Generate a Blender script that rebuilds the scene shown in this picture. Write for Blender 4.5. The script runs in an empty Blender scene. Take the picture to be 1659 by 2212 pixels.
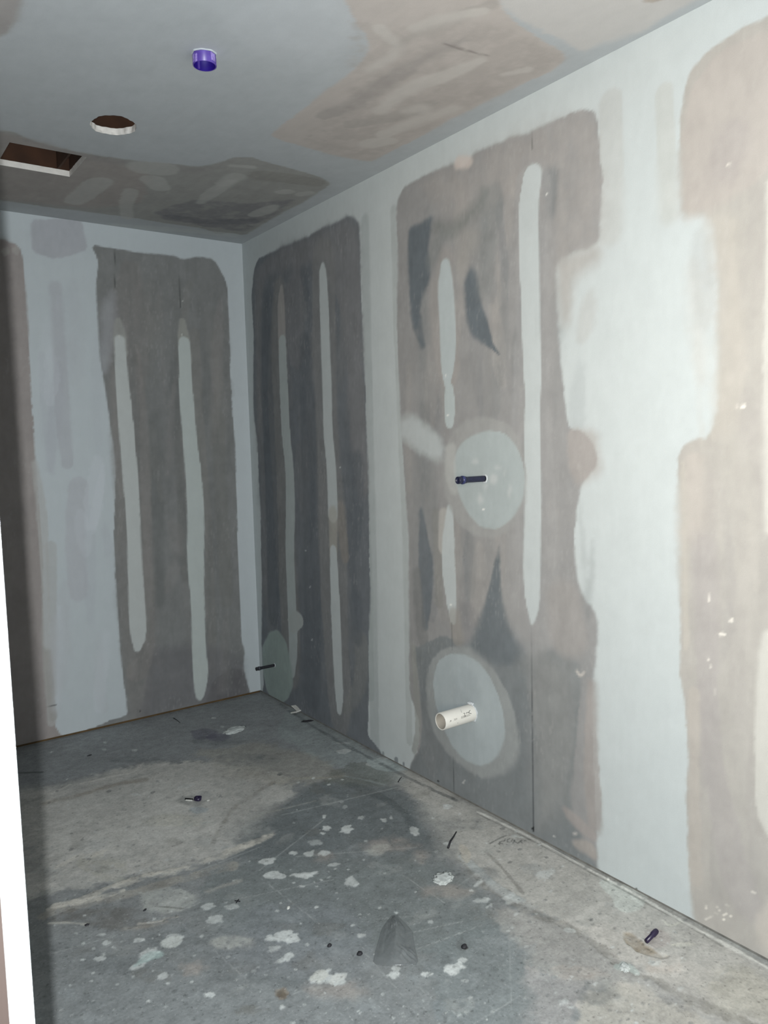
import bpy, bmesh, math, random
import numpy as np
from mathutils import Vector, Matrix, noise as mnoise
random.seed(4)
rng = np.random.RandomState(7)
scene = bpy.context.scene
COL = scene.collection

# ------------------------------------------------------------------ camera, light, exposure
H = 2.44                                   # ceiling height
CAM = (-1.87942, -3.85651, 1.35797)
ROT = (1.484069, 0.0270796, -0.623441)
FPX = 1675.558
cd = bpy.data.cameras.new('camera'); cam = bpy.data.objects.new('camera', cd); COL.objects.link(cam)
cam.location = CAM; cam.rotation_euler = ROT
cd.sensor_fit = 'HORIZONTAL'; cd.sensor_width = 7.0; cd.lens = 7.0 * FPX / 1659.0
cd.clip_start = 0.02
cd.dof.use_dof = True; cd.dof.focus_distance = 2.6; cd.dof.aperture_fstop = cd.lens / 2.6
scene.camera = cam
vs = scene.view_settings
vs.view_transform = 'Standard'; vs.look = 'None'; vs.exposure = 0.24; vs.gamma = 1.0; vs.use_curve_mapping = False

def lamp(name, kind, loc, energy, color, size=None, target=None, radius=None, size_y=None, spread=None):
    l = bpy.data.lights.new(name, kind); l.energy = energy; l.color = color
    if size: l.size = size
    if size_y: l.shape = 'RECTANGLE'; l.size_y = size_y
    if spread: l.spread = spread
    if radius is not None: l.shadow_soft_size = radius
    o = bpy.data.objects.new(name, l); COL.objects.link(o); o.location = loc
    if target: o.rotation_euler = (Vector(target) - Vector(loc)).to_track_quat('-Z', 'Y').to_euler()
    return o
# the phone's flash, a couple of centimetres left of the lens
lamp('phone_flash', 'POINT', (-1.8965, -3.8565, 1.362), 190, (0.945, 0.985, 1.0), radius=0.0035)
# work light of the space behind the doorway
lamp('hallway_light', 'AREA', (-2.6, -4.9, 1.45), 14, (1.0, 0.84, 0.66), size=0.9, target=(0.0, -3.05, 1.5), spread=math.radians(64))
W = bpy.data.worlds.new('world'); scene.world = W; W.use_nodes = True
W.node_tree.nodes['Background'].inputs[0].default_value = (0.86, 0.97, 1.0, 1)
W.node_tree.nodes['Background'].inputs[1].default_value = 0.24

# ------------------------------------------------------------------ helpers
def rotm():
    rx, ry, rz = ROT
    return (Matrix.Rotation(rz, 3, 'Z') @ Matrix.Rotation(ry, 3, 'Y') @ Matrix.Rotation(rx, 3, 'X'))
RM = np.array(rotm()); CP = np.array(CAM)
def at(px, axis, val):
    """where the sight line through photo pixels (n,2) meets the plane axis=val"""
    px = np.atleast_2d(np.array(px, float))
    d = np.stack([(px[:, 0] - 829.5) / FPX, -(px[:, 1] - 1106) / FPX, -np.ones(len(px))], 1) @ RM.T
    t = (val - CP[axis]) / d[:, axis]
    return CP + t[:, None] * d

def lin(c):
    c = np.array(c, float) / 255.0
    return np.where(c <= 0.04045, c / 12.92, ((c + 0.055) / 1.055) ** 2.4)

def tag(o, label=None, cat=None, group=None, kind=None):
    if label: o['label'] = label
    if cat: o['category'] = cat
    if group: o['group'] = group
    if kind: o['kind'] = kind
    return o

def mesh_obj(name, verts, faces, mat=None, parent=None, smooth=False, loc=None):
    me = bpy.data.meshes.new(name); me.from_pydata([tuple(v) for v in verts], [], faces); me.update()
    o = bpy.data.objects.new(name, me); COL.objects.link(o)
    if mat: me.materials.append(mat)
    if smooth:
        for p in me.polygons: p.use_smooth = True
    if parent: o.parent = parent
    if loc is not None: o.location = loc
    return o
def bm_obj(name, bm, mat=None, parent=None, smooth=False, loc=None):
    me = bpy.data.meshes.new(name)
    bmesh.ops.recalc_face_normals(bm, faces=bm.faces)
    bm.to_mesh(me); bm.free()
    o = bpy.data.objects.new(name, me); COL.objects.link(o)
    if mat: me.materials.append(mat)
    if smooth:
        for p in me.polygons: p.use_smooth = True
    if parent: o.parent = parent
    if loc is not None: o.location = loc
    return o
def empty(name, loc, rot=(0, 0, 0)):
    o = bpy.data.objects.new(name, None); COL.objects.link(o); o.location = loc; o.rotation_euler = rot
    o.empty_display_size = 0.05
    return o
def box(bm, a, b):
    v = [bm.verts.new((x, y, z)) for x in (a[0], b[0]) for y in (a[1], b[1]) for z in (a[2], b[2])]
    for f in ((0, 1, 3, 2), (4, 6, 7, 5), (0, 4, 5, 1), (2, 3, 7, 6), (0, 2, 6, 4), (1, 5, 7, 3)):
        bm.faces.new([v[i] for i in f])
def lathe(bm, prof, n=48, axis='Z', closed=False, wob=None):
    """prof: (r, h) pairs; revolved about the axis"""
    rings = []
    for k, (r, h) in enumerate(prof):
        ring = []
        for i in range(n):
            a = 2 * math.pi * i / n
            rr = r + (wob(a, k) if wob else 0)
            x, y = rr * math.cos(a), rr * math.sin(a)
            ring.append(bm.verts.new((x, y, h) if axis == 'Z' else (h, x, y)))
        rings.append(ring)
    for k in range(len(rings) - 1 + (1 if closed else 0)):
        A, B = rings[k], rings[(k + 1) % len(rings)]
        for i in range(n):
            bm.faces.new((A[i], A[(i + 1) % n], B[(i + 1) % n], B[i]))
    return rings
def cap(bm, ring): bm.faces.new(ring)

# ------------------------------------------------------------------ materials
def newmat(name):
    m = bpy.data.materials.new(name); m.use_nodes = True
    nt = m.node_tree; b = nt.nodes['Principled BSDF']
    return m, nt, b
def noise_node(nt, scale, detail=4, vec=None, rough=0.5):
    n = nt.nodes.new('ShaderNodeTexNoise'); n.inputs['Scale'].default_value = scale
    n.inputs['Detail'].default_value = detail; n.inputs['Roughness'].default_value = rough
    if vec: nt.links.new(vec, n.inputs['Vector'])
    return n
def ramp(nt, src, stops):
    r = nt.nodes.new('ShaderNodeValToRGB'); e = r.color_ramp.elements
    while len(e) < len(stops): e.new(0.5)
    for i, (p, c) in enumerate(stops):
        e[i].position = p; e[i].color = (c, c, c, 1) if not hasattr(c, '__len__') else (*c, 1)
    nt.links.new(src, r.inputs[0]); return r
def mult(nt, a, b, fac=1.0):
    m = nt.nodes.new('ShaderNodeMix'); m.data_type = 'RGBA'; m.blend_type = 'MULTIPLY'
    m.inputs[0].default_value = fac
    nt.links.new(a, m.inputs[6]); nt.links.new(b, m.inputs[7]); return m.outputs[2]
def bump(nt, b, src, strength, dist):
    n = nt.nodes.new('ShaderNodeBump'); n.inputs['Strength'].default_value = strength
    n.inputs['Distance'].default_value = dist
    nt.links.new(src, n.inputs['Height']); nt.links.new(n.outputs[0], b.inputs['Normal'])
def simple(name, col, rough=0.6, var=0.15, scale=40, metallic=0.0, bmp=0.0):
    m, nt, b = newmat(name)
    tc = nt.nodes.new('ShaderNodeTexCoord')
    n = noise_node(nt, scale, 4, tc.outputs['Object'])
    c = lin(col)
    r = ramp(nt, n.outputs[0], [(0.3, tuple(c * (1 - var))), (0.7, tuple(np.minimum(1, c * (1 + var))))])
    nt.links.new(r.outputs[0], b.inputs['Base Color'])
    b.inputs['Roughness'].default_value = rough; b.inputs['Metallic'].default_value = metallic
    if bmp: bump(nt, b, n.outputs[0], bmp, 0.002)
    return m
def painted(name, rough, fine_scale, fine_amp, bscale, bstr, floor=False):
    """surface whose mud, paper and stains come from the mesh's own 'finish' colours"""
    m, nt, b = newmat(name)
    at_ = nt.nodes.new('ShaderNodeAttribute'); at_.attribute_name = 'finish'
    tc = nt.nodes.new('ShaderNodeTexCoord')
    n1 = noise_node(nt, fine_scale, 3, tc.outputs['Object'], 0.6)
    r1 = ramp(nt, n1.outputs[0], [(0.3, 1 - fine_amp), (0.7, 1.0)])
    col = mult(nt, at_.outputs['Color'], r1.outputs[0])
    if floor:
        mp = nt.nodes.new('ShaderNodeMapping'); mp.inputs['Scale'].default_value = (1, 1, 1)
        nt.links.new(tc.outputs['Object'], mp.inputs[0])
        n2 = noise_node(nt, 75, 3, mp.outputs[0], 0.5)          # pores and grit
        r2 = ramp(nt, n2.outputs[0], [(0.30, 0.60), (0.38, 1.0)])
        col = mult(nt, col, r2.outputs[0], 0.8)
        n3 = noise_node(nt, 30, 5, tc.outputs['Object'], 0.65)
        r3 = ramp(nt, n3.outputs[0], [(0.35, 0.84), (0.62, 1.08)])
        col = mult(nt, col, r3.outputs[0], 0.8)
        n4 = noise_node(nt, 160, 2, tc.outputs['Object'], 0.5)
        r4 = ramp(nt, n4.outputs[0], [(0.66, 0.0), (0.72, 0.35)])
        mx = nt.nodes.new('ShaderNodeMix'); mx.data_type = 'RGBA'
        nt.links.new(r4.outputs[0], mx.inputs[0]); nt.links.new(col, mx.inputs[6])
        mx.inputs[7].default_value = (0.55, 0.56, 0.55, 1); col = mx.outputs[2]
    nt.links.new(col, b.inputs['Base Color'])
    b.inputs['Roughness'].default_value = rough
    b.inputs['Specular IOR Level'].default_value = 0.3
    nb = noise_node(nt, bscale, 4, tc.outputs['Object'])
    bump(nt, b, nb.outputs[0], bstr, 0.002)
    return m
M_wall = painted('drywall_finish', 0.85, 420, 0.07, 300, 0.12)
M_ceil = painted('ceiling_finish', 0.88, 380, 0.06, 300, 0.1)
M_floor = painted('concrete_finish', 0.72, 120, 0.14, 90, 0.5, floor=True)
M_gyp = simple('gypsum_core', (226, 222, 216), 0.9, 0.06, 60, bmp=0.6)
M_board = simple('board_edge_paper', (236, 240, 242), 0.7, 0.03, 60)
M_paper = simple('grey_board_paper', (118, 116, 114), 0.9, 0.05, 30)
M_foot = simple('grey_foot_filler', (112, 112, 108), 0.9, 0.25, 30)
M_stud = simple('stud_wood', (26, 13, 6), 0.75, 0.2, 14)
M_plate = simple('plate_wood', (92, 72, 44), 0.85, 0.3, 10)
M_darkwood = simple('joist_wood', (62, 38, 22), 0.85, 0.3, 12)
M_purple = simple('purple_plastic', (92, 70, 160), 0.38, 0.12, 60)
M_purplein = simple('purple_plastic_inner', (34, 10, 120), 0.5, 0.12, 40)
M_mud = simple('joint_mud', (186, 192, 196), 0.85, 0.05, 60, bmp=0.5)
M_navy = simple('dark_pipe', (30, 33, 56), 0.42, 0.3, 120)
M_navycap = simple('dark_pipe_cap', (44, 50, 92), 0.3, 0.2, 60)
M_char = simple('charcoal_pipe', (40, 40, 46), 0.5, 0.3, 120)
M_charcap = simple('charcoal_cap', (66, 68, 76), 0.4, 0.2, 60)
M_black = simple('black_bore', (8, 8, 12), 0.8, 0.1, 30)
M_pvc = simple('white_pvc', (212, 211, 205), 0.35, 0.02, 30)
M_pvcin = simple('pvc_inner', (168, 163, 154), 0.5, 0.08, 40)
M_ink = simple('black_ink', (22, 22, 22), 0.6, 0.1, 30)
M_debris = simple('dark_debris', (38, 38, 42), 0.7, 0.3, 80)
M_purpdebris = simple('dark_purple_plastic', (38, 30, 56), 0.35, 0.3, 60)
M_lump = simple('dried_mud', (186, 191, 189), 0.9, 0.16, 60, bmp=1.0)
M_scrap = simple('scrap_gypsum', (206, 206, 200), 0.9, 0.1, 60)
def plastic():
    m, nt, b = newmat('clear_plastic_film')
    b.inputs['Base Color'].default_value = (0.24, 0.26, 0.265, 1)
    b.inputs['Roughness'].default_value = 0.16; b.inputs['Alpha'].default_value = 0.36
    b.inputs['Specular IOR Level'].default_value = 0.9
    tc = nt.nodes.new('ShaderNodeTexCoord'); n = noise_node(nt, 60, 4, tc.outputs['Object'])
    bump(nt, b, n.outputs[0], 0.35, 0.006)
    return m
M_film = plastic()

# ------------------------------------------------------------------ finish painting on real surfaces
def vnoise(u, v, cell, seed):
    """smooth value noise in [-1,1]"""
    r = np.random.RandomState(seed); T = r.uniform(-1, 1, (256, 256))
    x = u / cell; y = v / cell
    xi = np.floor(x).astype(int); yi = np.floor(y).astype(int)
    fx = x - xi; fy = y - yi; fx = fx * fx * (3 - 2 * fx); fy = fy * fy * (3 - 2 * fy)
    a = T[xi & 255, yi & 255]; b = T[(xi + 1) & 255, yi & 255]; c = T[xi & 255, (yi + 1) & 255]; d = T[(xi + 1) & 255, (yi + 1) & 255]
    return (a * (1 - fx) + b * fx) * (1 - fy) + (c * (1 - fx) + d * fx) * fy
def fbm(u, v, cell, seed, n=4):
    s = 0; a = 1; t = 0
    for i in range(n):
        s = s + a * vnoise(u + 13.7 * i, v + 5.1 * i, cell, seed + i); t += a; a *= 0.55; cell *= 0.5
    return s / t
def sd_poly(U, V, P):
    d = np.full(U.shape, 1e9); ins = np.zeros(U.shape, bool); n = len(P)
    for i in range(n):
        ax, ay = P[i]; bx, by = P[(i + 1) % n]
        ex, ey = bx - ax, by - ay; wx, wy = U - ax, V - ay
        L = ex * ex + ey * ey + 1e-14
        t = np.clip((wx * ex + wy * ey) / L, 0, 1)
        d = np.minimum(d, (wx - ex * t) ** 2 + (wy - ey * t) ** 2)
        c = ((ay <= V) & (by > V)) | ((by <= V) & (ay > V))
        if ey != 0: ins ^= c & (U < ax + (V - ay) * ex / ey)
    d = np.sqrt(d); return np.where(ins, d, -d)
def sd_line(U, V, P, Wd):
    best = np.full(U.shape, -1e9)
    for i in range(len(P) - 1):
        ax, ay = P[i]; bx, by = P[i + 1]
        ex, ey = bx - ax, by - ay; wx, wy = U - ax, V - ay
        t = np.clip((wx * ex + wy * ey) / (ex * ex + ey * ey + 1e-14), 0, 1)
        d = np.sqrt((wx - ex * t) ** 2 + (wy - ey * t) ** 2)
        best = np.maximum(best, (Wd[i] * (1 - t) + Wd[i + 1] * t) - d)
    return best
def smooth_closed(P, n=2):
    P = np.array(P, float)
    for _ in range(n):
        Q = np.roll(P, -1, 0); L = np.linalg.norm(Q - P, axis=1)[:, None] + 1e-9
        t = np.minimum(0.25, 0.016 / L); P = np.stack([P + (Q - P) * t, Q + (P - Q) * t], 1).reshape(-1, 2)
    return P
def smooth_open(P, n=1):
    P = np.array(P, float)
    for _ in range(n):
        A = 0.75 * P[:-1] + 0.25 * P[1:]; B = 0.25 * P[:-1] + 0.75 * P[1:]
        P = np.concatenate([P[:1], np.stack([A, B], 1).reshape(-1, P.shape[1]), P[-1:]])
    return P

class Finish:
    """ordered layers of mud, paper and stains; shapes are traced as seen and laid on their plane"""
    def __init__(s, axis, val, base, stretch=(1, 1)):
        s.axis, s.val, s.base, s.stretch = axis, val, base, stretch
        s.ax = [i for i in range(3) if i != axis]; s.L = []
    def w(s, px): return at(px, s.axis, s.val)[:, s.ax]
    def poly(s, pts, col, a=1.0, soft=6, rag=4, sm=1, tex=0.0, h=0.0):
        s.L.append(('p', smooth_closed(s.w(pts), sm) if sm else s.w(pts), None, lin(col), a, soft / 1000., rag / 1000., tex, h))
    def line(s, pts, col, a=1.0, soft=3, rag=2, sm=1, tex=0.0, h=0.0, wpx=None):
        """pts (x,y,halfwidth px)"""
        pts = np.array([(p[0], p[1], p[2] if len(p) > 2 else wpx) for p in pts], float)
        if sm and len(pts) > 2: pts = smooth_open(pts, sm)
        d = np.gradient(pts[:, :2], axis=0) if len(pts) > 1 else np.array([[0, 1.]])
        nrm = np.stack([-d[:, 1], d[:, 0]], 1); nrm /= np.linalg.norm(nrm, axis=1)[:, None] + 1e-9
        A = s.w(pts[:, :2] + nrm * pts[:, 2:]); B = s.w(pts[:, :2] - nrm * pts[:, 2:])
        s.L.append(('l', s.w(pts[:, :2]), np.linalg.norm(A - B, axis=1) / 2, lin(col), a, soft / 1000., rag / 1000., tex, h))
    def blob(s, cx, cy, rx, ry, col, a=1.0, soft=2, rag=4, rot=0, tex=0.0, h=0.0, n=14, jit=0.22):
        th = np.linspace(0, 2 * math.pi, n, endpoint=False); r = 1 + jit * rng.uniform(-1, 1, n)
        x = rx * np.cos(th) * r; y = ry * np.sin(th) * r; c, q = math.cos(math.radians(rot)), math.sin(math.radians(rot))
        s.poly(np.stack([cx + x * c - y * q, cy + x * q + y * c], 1), col, a, soft, rag, 1, tex, h)
    def eval(s, U, V):
        us, vs_ = U * s.stretch[0], V * s.stretch[1]
        n1 = fbm(us, vs_, 0.09, 11 + s.axis, 4); n2 = fbm(U, V, 0.02, 31 + s.axis, 3)
        n3 = fbm(us * 1.0, vs_, 0.045, 51 + s.axis, 4)
        n4 = fbm(U, V, 0.22, 71 + s.axis, 2)
        C = np.empty(U.shape + (3,)); C[:] = lin(s.base); Hh = np.zeros(U.shape)
        for kind, P, Wd, col, a, soft, rag, tex, h in s.L:
            m = (Wd.max() if Wd is not None else 0) + soft * 2 + rag * 3 + 0.01
            k = np.where((U > P[:, 0].min() - m) & (U < P[:, 0].max() + m) & (V > P[:, 1].min() - m) & (V < P[:, 1].max() + m))
            if not len(k[0]): continue
            u, v = U[k], V[k]
            sd = sd_poly(u, v, P) if kind == 'p' else sd_line(u, v, P, Wd)
            sd = sd + rag * (n1[k] * 1.3 + n2[k] * 0.9)
            sf = soft * (1 + 0.9 * np.clip(n4[k] * 2.2, -.6, 1.2)) if soft > .0025 else soft      # feathering comes and goes along an edge
            t = np.clip(sd / sf * 0.5 + 0.5, 0, 1); t = t * t * (3 - 2 * t)
            al = a * t
            if tex: al = al * np.clip(1 - tex + tex * (n3[k] * 1.6 + n2[k] * 0.8 + 0.5) * 1.4, 0, 1)
            al = np.clip(al, 0, 1)[:, None]
            C[k] = C[k] * (1 - al) + col * al
            if h: Hh[k] += h * t
        lum = C.mean(-1); k = np.clip(1.25 - lum / 0.55, 0.12, 1)     # scrubbed paper and skim are blotchier than smooth mud
        if s.axis == 2 and s.val == 0: C *= (1 + 0.13 * fbm(U, V, 0.17, 121, 3) + 0.11 * fbm(U, V, 0.05, 131, 4) + 0.10 * fbm(U * .8, V * 1.3, 0.016, 141, 3))[..., None]
        else:
            br = fbm(U * 3.2, V * 0.8, 0.05, 97, 4); bl = fbm(U, V, 0.05, 103, 5); gr = fbm(U, V, 0.014, 107, 3)
            C *= (1 + k * (0.13 * bl + 0.09 * br + 0.05 * gr))[..., None]
            fk = np.clip(fbm(U * 2.0, V * 0.45, 0.013, 151, 3) * 3 - .9, 0, 1) * np.clip(fbm(U, V, 0.16, 161, 3) * 3 + .2, 0, 1) * k    # dragged flecks of mud
            C += (np.array([.62, .62, .60]) - C) * (0.13 * fk)[..., None]
        return C, Hh

def graded(lo, hi, flo, fhi, step, coarse=0.08):
    """coordinates from lo to hi, fine between flo and fhi"""
    out = []
    if lo < flo: out += list(np.linspace(lo, flo, max(2, int(math.ceil((flo - lo) / coarse)) + 1))[:-1])
    out += list(np.linspace(flo, fhi, int(round((fhi - flo) / step)) + 1))
    if hi > fhi: out += list(np.linspace(fhi, hi, max(2, int(math.ceil((hi - fhi) / coarse)) + 1))[1:])
    return np.array(out)
def sheet(name, fin, us, vs_, mat, up, skip=None, extra=None, relief=None):
    """a finished surface: dense grid on the plane, with its finish colours; normals face the room"""
    U, V = np.meshgrid(us, vs_, indexing='ij')
    C, Hh = fin.eval(U, V)
    if relief is not None: Hh = Hh + relief(U, V)
    n, m = U.shape
    X = np.zeros((n * m, 3)); X[:, fin.ax[0]] = U.ravel(); X[:, fin.ax[1]] = V.ravel()
    X[:, fin.axis] = fin.val + (Hh.ravel() if up else 0)
    idx = np.arange(n * m).reshape(n, m)
    F = np.stack([idx[:-1, :-1], idx[1:, :-1], idx[1:, 1:], idx[:-1, 1:]], -1).reshape(-1, 4)
    if skip is not None:
        cu = (0.5 * (U[:-1, :-1] + U[1:, 1:])).ravel(); cv = (0.5 * (V[:-1, :-1] + V[1:, 1:])).ravel()
        F = F[~skip(cu, cv)]
    # winding so that the normal points into the room
    a, b, c = X[F[0, 0]], X[F[0, 1]], X[F[0, 2]]
    nn = np.cross(b - a, c - a)[fin.axis]
    want = {0: -1, 1: -1, 2: 1 if up else -1}[fin.axis]
    if nn * want < 0: F = F[:, ::-1]
    CC = C.reshape(-1, 3)
    if extra:
        ev, ef = extra
        EV = np.array(ev); off = len(X)
        ec, _ = fin.eval(EV[:, fin.ax[0]], EV[:, fin.ax[1]])
        X = np.concatenate([X, EV]); CC = np.concatenate([CC, ec])
        faces = [tuple(f) for f in F.tolist()] + [tuple(i + off for i in f) for f in ef]
    else: faces = F.tolist()
    me = bpy.data.meshes.new(name); me.from_pydata(X.tolist(), [], faces); me.update()
    ca = me.color_attributes.new('finish', 'FLOAT_COLOR', 'POINT')
    ca.data.foreach_set('color', np.concatenate([CC, np.ones((len(CC), 1))], 1).astype(np.float32).ravel())
    me.materials.append(mat)
    me.polygons.foreach_set('use_smooth', [True] * len(me.polygons))
    o = bpy.data.objects.new(name, me); COL.objects.link(o)
    return tag(o, kind='structure')

# ------------------------------------------------------------------ the right wall's finish
C = (187, 194, 195); P = (112, 117, 122); S = (147, 147, 147); SL = (168, 166, 163); S2 = (168, 165, 160); PD = (98, 104, 110)
fr = Finish(0, 0.0, C, stretch=(1.0, 0.35))
# joint tones
fr.line([(788, 478, 9), (792, 700, 9), (800, 1000, 9), (805, 1300, 10), (810, 1620, 9)], (168, 175, 176), .8, 6, 3)
fr.line([(850, 455, 7), (856, 700, 6), (864, 900, 6), (877, 1200, 6), (884, 1600, 6)], (170, 176, 176), .7, 4, 2)
fr.line([(782, 900, 8), (790, 1100, 8), (797, 1300, 8), (800, 1500, 8)], (158, 166, 166), .6, 8, 5)
fr.line([(1318, 225, 25), (1320, 380, 25), (1318, 500, 25)], (178, 180, 178), .6, 10, 3)
fr.line([(1435, 200, 18), (1440, 350, 20), (1445, 460, 20)], (180, 182, 178), .6, 10, 3)
# panel next to the corner
fr.poly([(548, 585), (556, 560), (580, 546), (620, 530), (660, 514), (700, 490), (740, 473), (752, 463), (768, 470), (777, 482),
         (779, 600), (782, 680), (785, 760), (790, 850), (792, 950), (797, 1100), (797, 1200), (800, 1300), (796, 1380), (796, 1500), (794, 1590), (806, 1604),
         (826, 1628), (826, 1680), (562, 1520), (570, 1478), (565, 1400), (566, 1260), (564, 1200), (563, 1100), (560, 1050), (556, 950), (548, 900), (547, 800), (548, 720), (543, 640)],
        P, 1, 5, 5, 1)
def veils(f, x0, x1, y0, y1, n, cols, w=(5, 18), a=(.12, .34)):
    '''thin overlapping knife passes, mostly vertical'''
    for i in range(n):
        x = rng.uniform(x0, x1); y = rng.uniform(y0, y1); l = rng.uniform(60, 330); dx = rng.uniform(-14, 14)
        ww = rng.uniform(*w); ys = np.linspace(y - l / 2, y + l / 2, 5); ys = np.clip(ys, y0 - 10, y1 + 10)
        f.line([(x + dx * (k - 2) * .4 + rng.uniform(-3, 3), ys[k], ww * (.5 if k in (0, 4) else 1)) for k in range(5)], cols[rng.randint(len(cols))], rng.uniform(*a), rng.uniform(5, 18), rng.uniform(4, 10))
veils(fr, 570, 775, 640, 1480, 46, [(130, 132, 133), (140, 140, 140), (98, 104, 110), (90, 96, 102)], (3, 12))
def soft(pts, col, a=.7, s=16, rag=10, tex=.0): fr.poly(pts, col, a, s, rag, 1, tex)
soft([(548, 590), (580, 548), (660, 516), (752, 466), (776, 482), (784, 760), (796, 1060), (775, 1090), (765, 1000), (750, 900), (745, 700), (700, 560), (640, 575), (600, 590), (575, 600), (560, 700), (566, 900), (556, 980)], (128, 129, 131), .75, 18, 14)
fr.line([(645, 585, 14), (632, 650, 16), (640, 760, 18)], (128, 129, 131), .6, 14, 9)
fr.line([(560, 620, 5), (562, 900, 5), (570, 1100, 6), (572, 1300, 6)], (128, 129, 130), .5, 8, 4)
fr.line([(602, 620, 10), (598, 800, 22), (608, 1000, 22), (615, 1200, 20), (628, 1330, 20), (628, 1450, 18)], (134, 134, 132), .6, 12, 7)
fr.line([(698, 560, 24), (700, 750, 26), (706, 950, 24), (716, 1150, 32), (722, 1350, 26), (734, 1500, 26), (734, 1555, 18)], (133, 134, 134), .7, 10, 7)
fr.line([(780, 1390, 14), (782, 1450, 13), (770, 1500, 13), (748, 1530, 12)], (132, 134, 132), .5, 14, 6)
fr.line([(735, 1100, 10), (745, 1200, 8)], (148, 142, 134), .5, 10, 6)
for q in [[(578, 640, 10), (574, 800, 12), (582, 960, 12), (590, 1200, 14), (590, 1330, 10)], [(664, 850, 16), (668, 1000, 18), (670, 1120, 18), (675, 1300, 18), (672, 1500, 18)],
          [(658, 740, 10), (660, 790, 12)], [(770, 1000, 14), (776, 1100, 10), (770, 1180, 6)], [(768, 1300, 14), (772, 1380, 8)], [(655, 585, 6), (664, 640, 5)]]:
    fr.line(q, PD, .6, 12, 8)
fr.line([(608, 622, 3), (607, 650, 7), (608, 700, 8), (610, 760, 8)], (158, 156, 154), .95, 3, 2)
fr.line([(610, 740, 8), (613, 850, 9), (618, 950, 9), (625, 1000, 9), (628, 1100, 10), (625, 1180, 9), (630, 1300, 9), (634, 1400, 9), (630, 1450, 7)], (172, 180, 180), .95, 3, 2)
fr.blob(637, 1345, 16, 24, (170, 176, 175), .95, 4, 3, 0)
fr.line([(697, 575, 4), (697, 592, 8), (700, 650, 9), (703, 750, 10), (707, 850, 10), (708, 930, 10), (715, 1000, 10), (718, 1060, 10), (719, 1110, 10)], C, .95, 3, 2)
fr.line([(719, 1110, 9), (720, 1200, 8)], (172, 170, 162), .7, 6, 3)
fr.line([(720, 1190, 7), (722, 1250, 9), (726, 1350, 10), (730, 1450, 9), (733, 1500, 9), (733, 1535, 5)], C, .95, 3, 2)
fr.poly([(582, 1365), (600, 1360), (618, 1385), (628, 1430), (634, 1480), (622, 1510), (605, 1522), (588, 1512), (576, 1490), (568, 1450), (566, 1400)], (150, 164, 160), .92, 7, 3)
# second panel
fr.poly([(857, 440), (870, 405), (900, 386), (960, 360), (985, 350), (1000, 360), (1015, 348), (1020, 333), (1060, 315), (1100, 300), (1150, 282), (1200, 260), (1240, 243), (1265, 234), (1285, 238), (1293, 262),
         (1296, 330), (1302, 380), (1295, 450), (1294, 520), (1275, 535), (1240, 547), (1205, 563), (1202, 600), (1205, 680), (1212, 780), (1222, 880), (1230, 930), (1258, 930), (1282, 962), (1291, 985),
         (1288, 1010), (1255, 1045), (1246, 1100), (1240, 1150), (1244, 1230), (1256, 1290), (1283, 1315), (1292, 1350), (1290, 1400), (1284, 1455), (1277, 1490), (1280, 1600), (1286, 1700), (1290, 1870), (1290, 1900), (886, 1700),
         (886, 1655), (904, 1620), (906, 1560), (885, 1500), (884, 1300), (882, 1150), (876, 1080), (872, 1000), (866, 930), (862, 850), (858, 700)], S, 1, 5, 5, 1)
veils(fr, 880, 1280, 400, 1320, 70, [(168, 164, 160), (128, 132, 133), (158, 155, 152), (120, 124, 128)], (5, 20))
fr.poly([(1005, 350), (1100, 302), (1265, 236), (1294, 262), (1300, 400), (1294, 525), (1205, 562), (1195, 460), (1100, 420), (1000, 480), (900, 400)], (160, 156, 153), .5, 30, 14, 1, .4)
fr.poly([(1205, 565), (1240, 548), (1292, 525), (1300, 560), (1240, 600), (1225, 700), (1215, 700), (1205, 640)], SL, .8, 16, 6)
fr.poly([(1225, 925), (1290, 930), (1300, 1020), (1250, 1050), (1225, 1020)], (164, 158, 154), .6, 16, 8)
fr.line([(990, 352, 14), (1012, 350, 12)], (196, 186, 180), .8, 5, 4)
dk = (100, 108, 114)
for pts in [[(882, 490), (910, 481), (936, 462), (930, 500), (924, 540), (930, 580), (928, 610), (912, 640), (905, 700), (900, 720), (922, 750), (905, 742), (888, 700), (884, 640), (880, 560)],
            [(1000, 615), (1010, 580), (1020, 573), (1030, 590), (1038, 650), (1053, 690), (1065, 745), (1085, 772), (1050, 745), (1018, 728), (1006, 690), (1003, 640)],
            ]:
    fr.poly(pts, dk, .95, 8, 5, 1)
fr.poly([(1168, 368), (1205, 358), (1203, 420), (1196, 472), (1184, 465), (1176, 430), (1170, 400)], (124, 128, 130), .8, 9, 5)
fr.line([(1045, 420, 8), (1030, 450, 10), (1000, 480, 13), (970, 505, 14), (945, 490, 12)], (124, 128, 126), .7, 14, 8)
fr.line([(1060, 440, 26), (1050, 520, 22), (1048, 620, 16)], (130, 134, 134), .5, 24, 12)
fr.line([(935, 560, 14), (950, 520, 10)], (122, 126, 126), .5, 12, 6)
fr.line([(905, 690, 7), (912, 745, 6)], dk, .7, 6, 4)
fr.line([(910, 1105, 5), (916, 1170, 12), (922, 1230, 16), (922, 1290, 10), (918, 1350, 6)], (104, 112, 118), .8, 14, 6)
fr.line([(900, 1240, 8), (905, 1330, 10), (915, 1400, 12)], (122, 124, 124), .6, 14, 8)
fr.line([(1010, 1320, 14), (1005, 1380, 14)], (128, 128, 130), .5, 16, 8)
fr.line([(1085, 950, 8), (1108, 1180, 9), (1112, 1280, 14), (1120, 1340, 14)], (146, 144, 142), .4, 12, 6)
fr.line([(940, 1110, 7), (945, 1200, 8), (948, 1300, 9)], (136, 136, 132), .5, 12, 6)
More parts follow.
